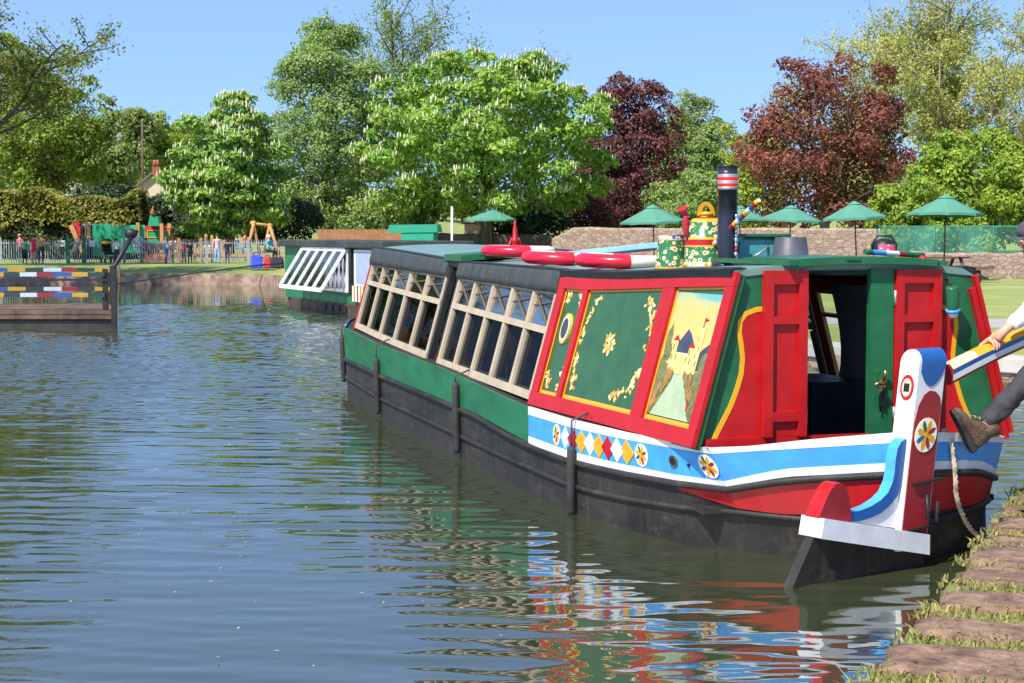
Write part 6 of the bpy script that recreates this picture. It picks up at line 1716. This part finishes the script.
def tree(name, label, x, y, cz, R3, nclump, cr, nleaf, ls, mat, seed, trunk_r=.3, shell=.55, zmin=-.85, gap=.18, bark=None, flat=.75, limbs=14, group='trees on the far bank', cat='tree', inner=.18, blossom=None, lean=0., taper=0.0, upb=.45):
    r = np.random.default_rng(seed); rnd = random.Random(seed)
    z0 = gz(x, y)
    o = thing(name, label, cat, (x, y, z0), 0, group)
    C = clump_centres(nclump, R3, r, shell, zmin, gap)
    if taper:
        k = 1 - taper * (C[:, 2] / R3[2] * .5 + .5); C[:, 0] *= k; C[:, 1] *= k
    C[:, 0] += lean * C[:, 2]
    C = C + np.array([0, 0, cz - z0])
    crs = cr * r.uniform(.65, 1.35, len(C))
    w = crs ** 2 / np.sum(crs ** 2)
    cnt = np.maximum(20, (w * nleaf * (1 - inner)).astype(int))
    Ps, Ns = [], []
    mid = np.array([0, 0, cz - z0])
    for c, k, n in zip(C, crs, cnt):
        d = r.normal(0, 1, (n, 3)); out = (c - mid) / (np.linalg.norm((c - mid)) + 1e-6)
        d = d + out * .55 + np.array([0, 0, upb]); d /= np.linalg.norm(d, axis=1)[:, None]
        rad = k * (.35 + .65 * r.random(n) ** .5)
        rad = rad * (1 + .25 * np.sin(d[:, 0] * 5 + c[0]) * np.sin(d[:, 2] * 6 + c[2]))
        Ps.append(c + d * rad[:, None] * np.array([1, 1, flat])); Ns.append(d + np.array([0, 0, .3]))
    ni = int(nleaf * inner)
    if ni:
        d = r.normal(0, 1, (ni, 3)); d /= np.linalg.norm(d, axis=1)[:, None]
        p = d * (r.random(ni) ** .4)[:, None] * .85
        p = p[p[:, 2] > zmin]
        q = p * np.array(R3)
        if taper:
            k = 1 - taper * (p[:, 2] * .5 + .5); q[:, 0] *= k; q[:, 1] *= k
        q[:, 0] += lean * q[:, 2]
        Ps.append(q + mid); Ns.append(p + .01)
    P = np.concatenate(Ps); N = np.concatenate(Ns); N /= np.linalg.norm(N, axis=1)[:, None]
    keep = P[:, 2] > .15
    V, F = leaf_quads(P[keep], N[keep], ls, r)
    npmesh('crown', V, F, mat, o)
    b = MB(); top = Vector((lean * R3[2] * .2, 0, (cz - z0) + R3[2] * .35))
    tp = [Vector((0, 0, -.3)), Vector((.05, 0, (cz - z0) * .35)), Vector((lean * .5, .1, (cz - z0) * .75)), top]
    b.tube(tp, [trunk_r * 1.35, trunk_r, trunk_r * .75, trunk_r * .2], 9)
    sel = list(range(len(C))); rnd.shuffle(sel)
    for i in sel[:limbs]:
        f = rnd.uniform(.3, .95); a = tp[1].lerp(tp[2], f)
        if C[i][2] < a.z: a = tp[1]
        limb(b, a, C[i], trunk_r * .42, trunk_r * .07, rnd)
    b.build('trunk', bark or BARK, o)
    if blossom:
        n_b, bh = blossom
        r2 = np.random.default_rng(seed + 1); b = MB()
        for k in range(n_b):
            i = r2.integers(len(C)); d = r2.normal(0, 1, 3); out = (C[i] - mid); out = out / (np.linalg.norm(out) + 1e-6)
            d = d * .8 + out * .8 + np.array([0, -.4, .75]); d /= np.linalg.norm(d)
            p = Vector(C[i] + d * crs[i] * np.array([1, 1, flat]) * 1.02)
            if p.z < .6: continue
            h = bh * r2.uniform(.7, 1.3)
            b.lathe([(.001, -.05), (h * .22, .02), (h * .17, h * .4), (h * .08, h * .8), (.001, h)], p, 5)
        q = b.build('blossom', paint('candle_blossom', (.46, .44, .26), .8, .15, 8), o); q['kind'] = 'stuff'
    return o
def branchy(name, label, x, y, h, spread, levels, nleaf, ls, mat, seed, bark=None, trunk_r=.35, clump=.9, group='trees on the far bank', up=.75, start=.22, nb=5, leafshape=.55, boxlim=None):
    """an open crown: recursive limbs with leaves gathered round the twigs"""
    r = np.random.default_rng(seed); rnd = random.Random(seed); z0 = gz(x, y)
    o = thing(name, label, 'tree', (x, y, z0), 0, group)
    b = MB(); tips = []
    def grow(p, d, L, rad, lev):
        d = d.normalized(); seg = 5
        P = [p]; q = p.copy(); dd = d.copy()
        for i in range(seg):
            dd = (dd + Vector((rnd.gauss(0, .14), rnd.gauss(0, .14), rnd.gauss(.03, .08)))).normalized()
            q = q + dd * (L / seg); P.append(q.copy())
        b.tube(P, [rad * (1 - .55 * i / seg) for i in range(seg + 1)], 7 if lev == 0 else 5)
        if lev >= 1:
            for i in range(2, seg + 1): tips.append((P[i], L * .22 if lev < levels else L * .30))
        if lev < levels:
            for k in range(nb if lev else nb + 3):
                i = rnd.randint(1 if lev else 2, seg); a = rnd.uniform(0, 6.283)
                side = Vector((math.cos(a), math.sin(a), rnd.uniform(-.25, .45))) * (spread if lev == 0 else .95)
                grow(P[i], (dd * up + side), L * rnd.uniform(.42, .66), rad * .48, lev + 1)
    grow(Vector((0, 0, -.2)), Vector((0, 0, 1)), h * .62, trunk_r, 0)
    b.build('trunk', bark or BARK, o)
    n = len(tips); per = max(3, nleaf // n)
    Ps, Ns = [], []
    for p, k in tips:
        m_ = max(2, int(per * r.uniform(.3, 1.7)))
        d = r.normal(0, 1, (m_, 3)); s = min(clump, max(.3, k))
        Ps.append(np.array(p) + d * s * .55); Ns.append(d + np.array([0, -.2, .8]))
    P = np.concatenate(Ps); N = np.concatenate(Ns); N /= np.linalg.norm(N, axis=1)[:, None] + 1e-9
    V, F = leaf_quads(P, N, ls, r, .4, leafshape)
    npmesh('crown', V, F, mat, o)
    return o
L_CH = leafmat('chestnut_leaf', (0.084, 0.210, 0.030), (0.325, 0.451, 0.065), 0.36)
L_CH2 = leafmat('chestnut_leaf_pale', (0.090, 0.225, 0.036), (0.320, 0.441, 0.086), 0.36)
L_GG = leafmat('grey_green_leaf', (0.106, 0.179, 0.052), (0.340, 0.442, 0.132), 0.36)
L_OL = leafmat('olive_leaf', (0.08, 0.115, 0.018), (0.31, 0.4, 0.055), 0.38)
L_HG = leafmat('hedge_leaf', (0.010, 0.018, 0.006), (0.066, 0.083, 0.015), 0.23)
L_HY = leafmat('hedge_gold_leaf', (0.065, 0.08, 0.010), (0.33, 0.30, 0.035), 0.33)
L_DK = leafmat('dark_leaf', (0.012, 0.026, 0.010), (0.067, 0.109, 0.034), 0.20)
L_PU = leafmat('purple_leaf', (0.045, 0.016, 0.019), (0.2, 0.066, 0.058), 0.30)
L_BR = leafmat('bronze_leaf', (0.1, 0.036, 0.024), (0.3, 0.092, 0.065), 0.36)
L_BG = leafmat('bronze_green_leaf', (0.126, 0.101, 0.034), (0.364, 0.300, 0.109), 0.36)
L_PY = leafmat('pale_yellow_leaf', (0.264, 0.286, 0.066), (0.525, 0.504, 0.165), 0.42)
L_YG = leafmat('yellow_green_leaf', (0.168, 0.235, 0.030), (0.389, 0.440, 0.053), 0.40)
L_LM = leafmat('lime_leaf', (0.127, 0.227, 0.026), (0.359, 0.441, 0.055), 0.38)
L_PG = leafmat('pale_grey_leaf', (0.11, 0.15, 0.035), (0.3, 0.37, 0.105), 0.38)
L_NE = leafmat('near_leaf', (0.075, 0.1, 0.016), (0.27, 0.33, 0.055), 0.38)
def T(u, v, Y): return at(u, v, Y)
def px(n, Y): return n * Y / FPX
# big flowering chestnut, right of centre
p = T(486, 140, 97)
tree('chestnut_tree', 'broad flowering chestnut with bright green domed crown, the largest and most central tree', p.x, 97, p.z - .3, (px(122, 97), px(112, 97), px(92, 97)), 120, 1.12, 40000, .31, L_CH, 11, .34, .68, -.75, .17, blossom=(900, .26), inner=.26, flat=.52, upb=.95)
# flowering chestnut, left
p = T(228, 168, 96)
tree('chestnut_tree', 'smaller flowering chestnut with layered boughs left of the grey green tree', p.x, 96, p.z - .2, (px(60, 96), px(58, 96), px(78, 96)), 72, .92, 24000, .31, L_CH2, 12, .28, .64, -.92, .18, blossom=(560, .26), taper=.22, inner=.24, flat=.5, upb=.95)
# tall grey-green tree
p = T(327, 130, 108)
tree('maple_tree', 'tall grey green round topped tree between the two flowering chestnuts', p.x, 108, p.z, (px(66, 108), px(62, 108), px(106, 108)), 150, .95, 46000, .22, L_GG, 13, .32, .58, -.95, .13, taper=.18, inner=.14)
# birch behind
p = T(405, 60, 128)
branchy('birch_tree', 'thin topped olive green tree rising behind the central chestnut', p.x, 128, p.z + 4.6 - gz(p.x, 128) + 1.5, .42, 3, 11000, .22, L_OL, 14, trunk_r=.22, up=1.1, clump=.8)
p = T(534, 58, 125)
branchy('bare_tree', 'nearly bare treetop just showing above the right of the central chestnut', p.x, 125, 15.2, .4, 3, 700, .16, L_PU, 15, trunk_r=.2, up=1.0)
# purple tree
p = T(632, 160, 112)
tree('purple_beech', 'deep purple leaved tree just right of the big flowering chestnut', p.x, 112, p.z - .2, (px(58, 112), px(56, 112), px(84, 112)), 90, 1.05, 26000, .26, L_PU, 16, .28, .45, -.95, .15, taper=.30)
p = T(580, 205, 108)
tree('purple_shrub', 'low purple leaved shrub in front of the purple tree, behind the tall stone wall', p.x, 108, p.z, (px(62, 108), 3.0, px(30, 108)), 40, .9, 9000, .25, L_PU, 17, .14, .4, -.9, .2, cat='shrub')
# pale tree behind, conifer and yellow-green bush
p = T(690, 160, 138)
tree('willow_tree', 'pale yellowish green feathery tree behind the narrow conifer', p.x, 138, p.z, (px(42, 138), px(40, 138), px(66, 138)), 80, 1.1, 20000, .26, L_PG, 18, .25, .45, -.95, .16, taper=.2)
p = T(707, 172, 104)
tree('conifer_tree', 'narrow grey green conifer left of the black chimney', p.x, 104, p.z, (px(19, 104), px(19, 104), px(52, 104)), 50, .55, 12000, .20, L_GG, 19, .16, .4, -.95, .2, taper=.5)
p = T(748, 184, 118)
tree('laurel_shrub', 'yellow green bushy tree seen just right of the black chimney', p.x, 118, p.z, (px(50, 118), 3.0, px(62, 118)), 60, .95, 15000, .26, L_YG, 20, .2, .45, -.95, .17)
p = T(688, 205, 103)
tree('bay_shrub', 'grey green shrub low behind the second parasol from the left', p.x, 103, p.z, (px(40, 103), 2.5, px(34, 103)), 34, .8, 9000, .22, L_GG, 34, .14, .4, -.95, .2, cat='shrub')
# bronze tree (two leaf colours)
p = T(825, 140, 90)
o = tree('copper_maple', 'coppery red leaved tree with pale branches showing, behind the right parasols', p.x, 90, p.z - .1, (px(84, 90), px(74, 90), px(90, 90)), 140, .80, 22000, .235, L_BR, 21, .26, .40, -.98, .13, bark=BARKL, limbs=60, inner=.10, upb=.2)
r_ = np.random.default_rng(77); d = r_.normal(0, 1, (11000, 3)); d /= np.linalg.norm(d, axis=1)[:, None]
q = d * (r_.random(11000) ** .45)[:, None] * np.array((px(76, 90), px(66, 90), px(84, 90))) + np.array([0, 0, p.z - .1 - gz(p.x, 90)])
q = q[q[:, 2] > .3]; q = q[(np.sin(q[:, 0] * 2.1) + np.sin(q[:, 2] * 2.3 + q[:, 1]) + r_.normal(0, .5, len(q))) > -.1]
V, F = leaf_quads(q, np.tile([[0, -.4, .8]], (len(q), 1)), .20, r_); npmesh('new_leaves', V, F, L_BG, o)
# tall pale tree behind it
p = T(935, 60, 116)
branchy('ash_tree', 'very tall pale yellow green tree with open branches behind the copper one', p.x, 116, 19.0, 1.0, 3, 34000, .23, L_PY, 22, trunk_r=.34, bark=BARKL, up=.85, clump=.85, nb=7)
p = T(852, 90, 121)
branchy('ash_tree', 'pale yellow green open tree showing left above the copper one', p.x, 121, 16.2, .8, 3, 14000, .24, L_PY, 23, trunk_r=.24, bark=BARKL, up=.9, clump=1.0)
p = T(1030, 80, 112)
branchy('ash_tree', 'pale yellow green open tree at the right edge of the view', p.x, 112, 15.5, .6, 3, 19000, .24, L_PY, 24, trunk_r=.26, bark=BARKL, up=.85, clump=1.0, nb=6)
# bright shrubs on the right
for i, (u, v, hw, hh, Y, sd, lb) in enumerate([(968, 196, 62, 66, 77, 31, 'bright lime green leafy tree rising behind the mesh fence and largest parasol'), (1050, 185, 56, 70, 75, 32, 'lime green bushy tree at the far right behind the mesh fence'), (905, 222, 34, 34, 78, 33, 'lime green low shrub left of the mesh fence below the copper tree')]):
    p = T(u, v, Y)
    tree('lime_tree' if i < 2 else 'lime_shrub', lb, p.x, Y, p.z, (px(hw, Y), px(hw * .7, Y), px(hh, Y)), 80 if i < 2 else 30, .62, 20000 if i < 2 else 7000, .22, L_LM, sd, .18, .5, -.97, .16, cat='tree' if i < 2 else 'shrub')
# left side
p = T(56, 130, 106)
tree('sycamore_tree', 'big olive green tree filling the left edge behind the gold tipped hedge', p.x - .4, 106, p.z, (px(58, 106), px(52, 106), px(66, 106)), 80, 1.0, 28000, .25, L_OL, 41, .3, .5, -.95, .15)
p = T(-60, 90, 112)
tree('sycamore_tree', 'olive green tree beyond the left edge', p.x, 112, p.z, (px(80, 112), 4.5, px(110, 112)), 80, 1.4, 22000, .32, L_OL, 42, .3, .5, -.95, .15)
for i, (u, v, hw, hh, lb) in enumerate([(128, 140, 28, 30, 'round light green tree on the rise behind the telegraph pole'), (160, 150, 24, 30, 'light green tree right of the telegraph pole on the rise'), (104, 164, 24, 27, 'light green tree on the rise below the slate roofed house'), (190, 150, 30, 28, 'light green tree on the rise half hidden by the smaller chestnut')]):
    YH = 138 if i == 2 else 168 + 3 * i; p = T(u, v, YH)
    tree('hill_tree', lb, p.x, YH, p.z, (px(hw, YH), px(hw, YH) * .8, px(hh, YH)), 50, 1.1, 11000, .34, L_PG if i != 1 else L_LM, 50 + i, .25, .5, -.98, .17)
for i, (u, v, hw, hh, m_, lb) in enumerate([(112, 212, 30, 30, L_DK, 'dark evergreen shrub behind the green climbing frame'), (146, 214, 22, 18, L_DK, 'dark evergreen shrub below the cream gabled house'), (190, 225, 40, 22, L_DK, 'dark shrub in the shade below the smaller chestnut'), (275, 222, 60, 24, L_DK, 'dark undergrowth below the grey green tree'), (385, 220, 50, 22, L_GG, 'grey green bush beside the timber fence'), (520, 226, 46, 16, L_DK, 'dark shrub added behind the left parasol to darken the bright lawn')]):  # the last shrub is added to darken the bright lawn patch
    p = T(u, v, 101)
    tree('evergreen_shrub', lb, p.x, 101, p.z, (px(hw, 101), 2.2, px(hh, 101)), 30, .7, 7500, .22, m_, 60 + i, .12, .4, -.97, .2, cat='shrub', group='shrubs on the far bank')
# clipped hedge with gold young tips
ho = thing('hedge', 'long dark hedge with golden yellow young tips behind the play area', 'hedge', (-28, 92, gz(-28, 92)), 0)
r_ = np.random.default_rng(8)
def hedge_leaves(n, x0, x1, top, face, s, mat, nm, zlo):
    x = r_.uniform(x0, x1, n); hgt = 4.3 + .25 * np.sin(x * .8) + .16 * np.sin(x * 2.3 + 1) - 1.0 * np.clip((x + 23) / 3, 0, 1)
    z = zlo + (hgt - zlo) * r_.random(n) ** (.45 if top else .9); y = -1.0 - .5 * r_.random(n) * np.sqrt(np.maximum(0, 1.05 - z / hgt)) + (r_.random(n) * 2.0 if top else 0) * (z / hgt)
    if top: z = hgt + .15 - (r_.random(n) ** 1.6) * 2.0 * (.75 + .25 * np.sin(x * 1.6) ** 2); y = -1.75 - .3 * np.sin(x * 3.1 + z * 2) + r_.random(n) ** 2 * 2.6
    y += .35 * np.sin(x * 1.3 + z * 1.9)
    V, F = leaf_quads(np.stack([x, y, z], 1), np.tile([[0, -.7, .5]], (n, 1)), s, r_); npmesh(nm, V, F, mat, ho)
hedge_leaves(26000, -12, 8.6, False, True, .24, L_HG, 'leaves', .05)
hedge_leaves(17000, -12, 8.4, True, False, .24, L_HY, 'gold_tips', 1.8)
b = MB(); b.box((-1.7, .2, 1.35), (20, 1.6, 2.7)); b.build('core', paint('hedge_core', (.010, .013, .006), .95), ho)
# near tree overhanging the top left corner
p = T(-46, 60, 72)
branchy('ash_tree', 'open branched tree leaning in from the top left corner with loose leaves against the sky', p.x, 72, 13.2, 1.25, 3, 24000, .18, L_NE, 79, trunk_r=.28, up=.7, clump=.75, nb=6, leafshape=.5)
p = T(-190, 60, 60)
branchy('ash_tree', 'tall open tree outside the left edge whose reflection darkens the water', p.x, 60, 17, .9, 3, 14000, .24, L_NE, 72, trunk_r=.34, up=.8, clump=.9, nb=6)
# far wood closing the horizon on both sides
rr_ = random.Random(4)
for k in range(18):
    u = -520 + k * 118; 
    if 120 < u < 860 and k % 2: continue
    Y = 190 + rr_.uniform(-8, 14); p = T(u, 205, Y)
    tree('far_tree', 'soft green tree far behind the others', p.x, Y, gz(p.x, Y) + 4.0, (7.5 + rr_.uniform(-1, 1), 5, 4.8 + rr_.uniform(-.5, 1.2)), 34, 1.9, 4500, .6, L_PG if k % 3 else L_OL, 90 + k, .3, .5, -.95, .2, limbs=4, group='far trees')
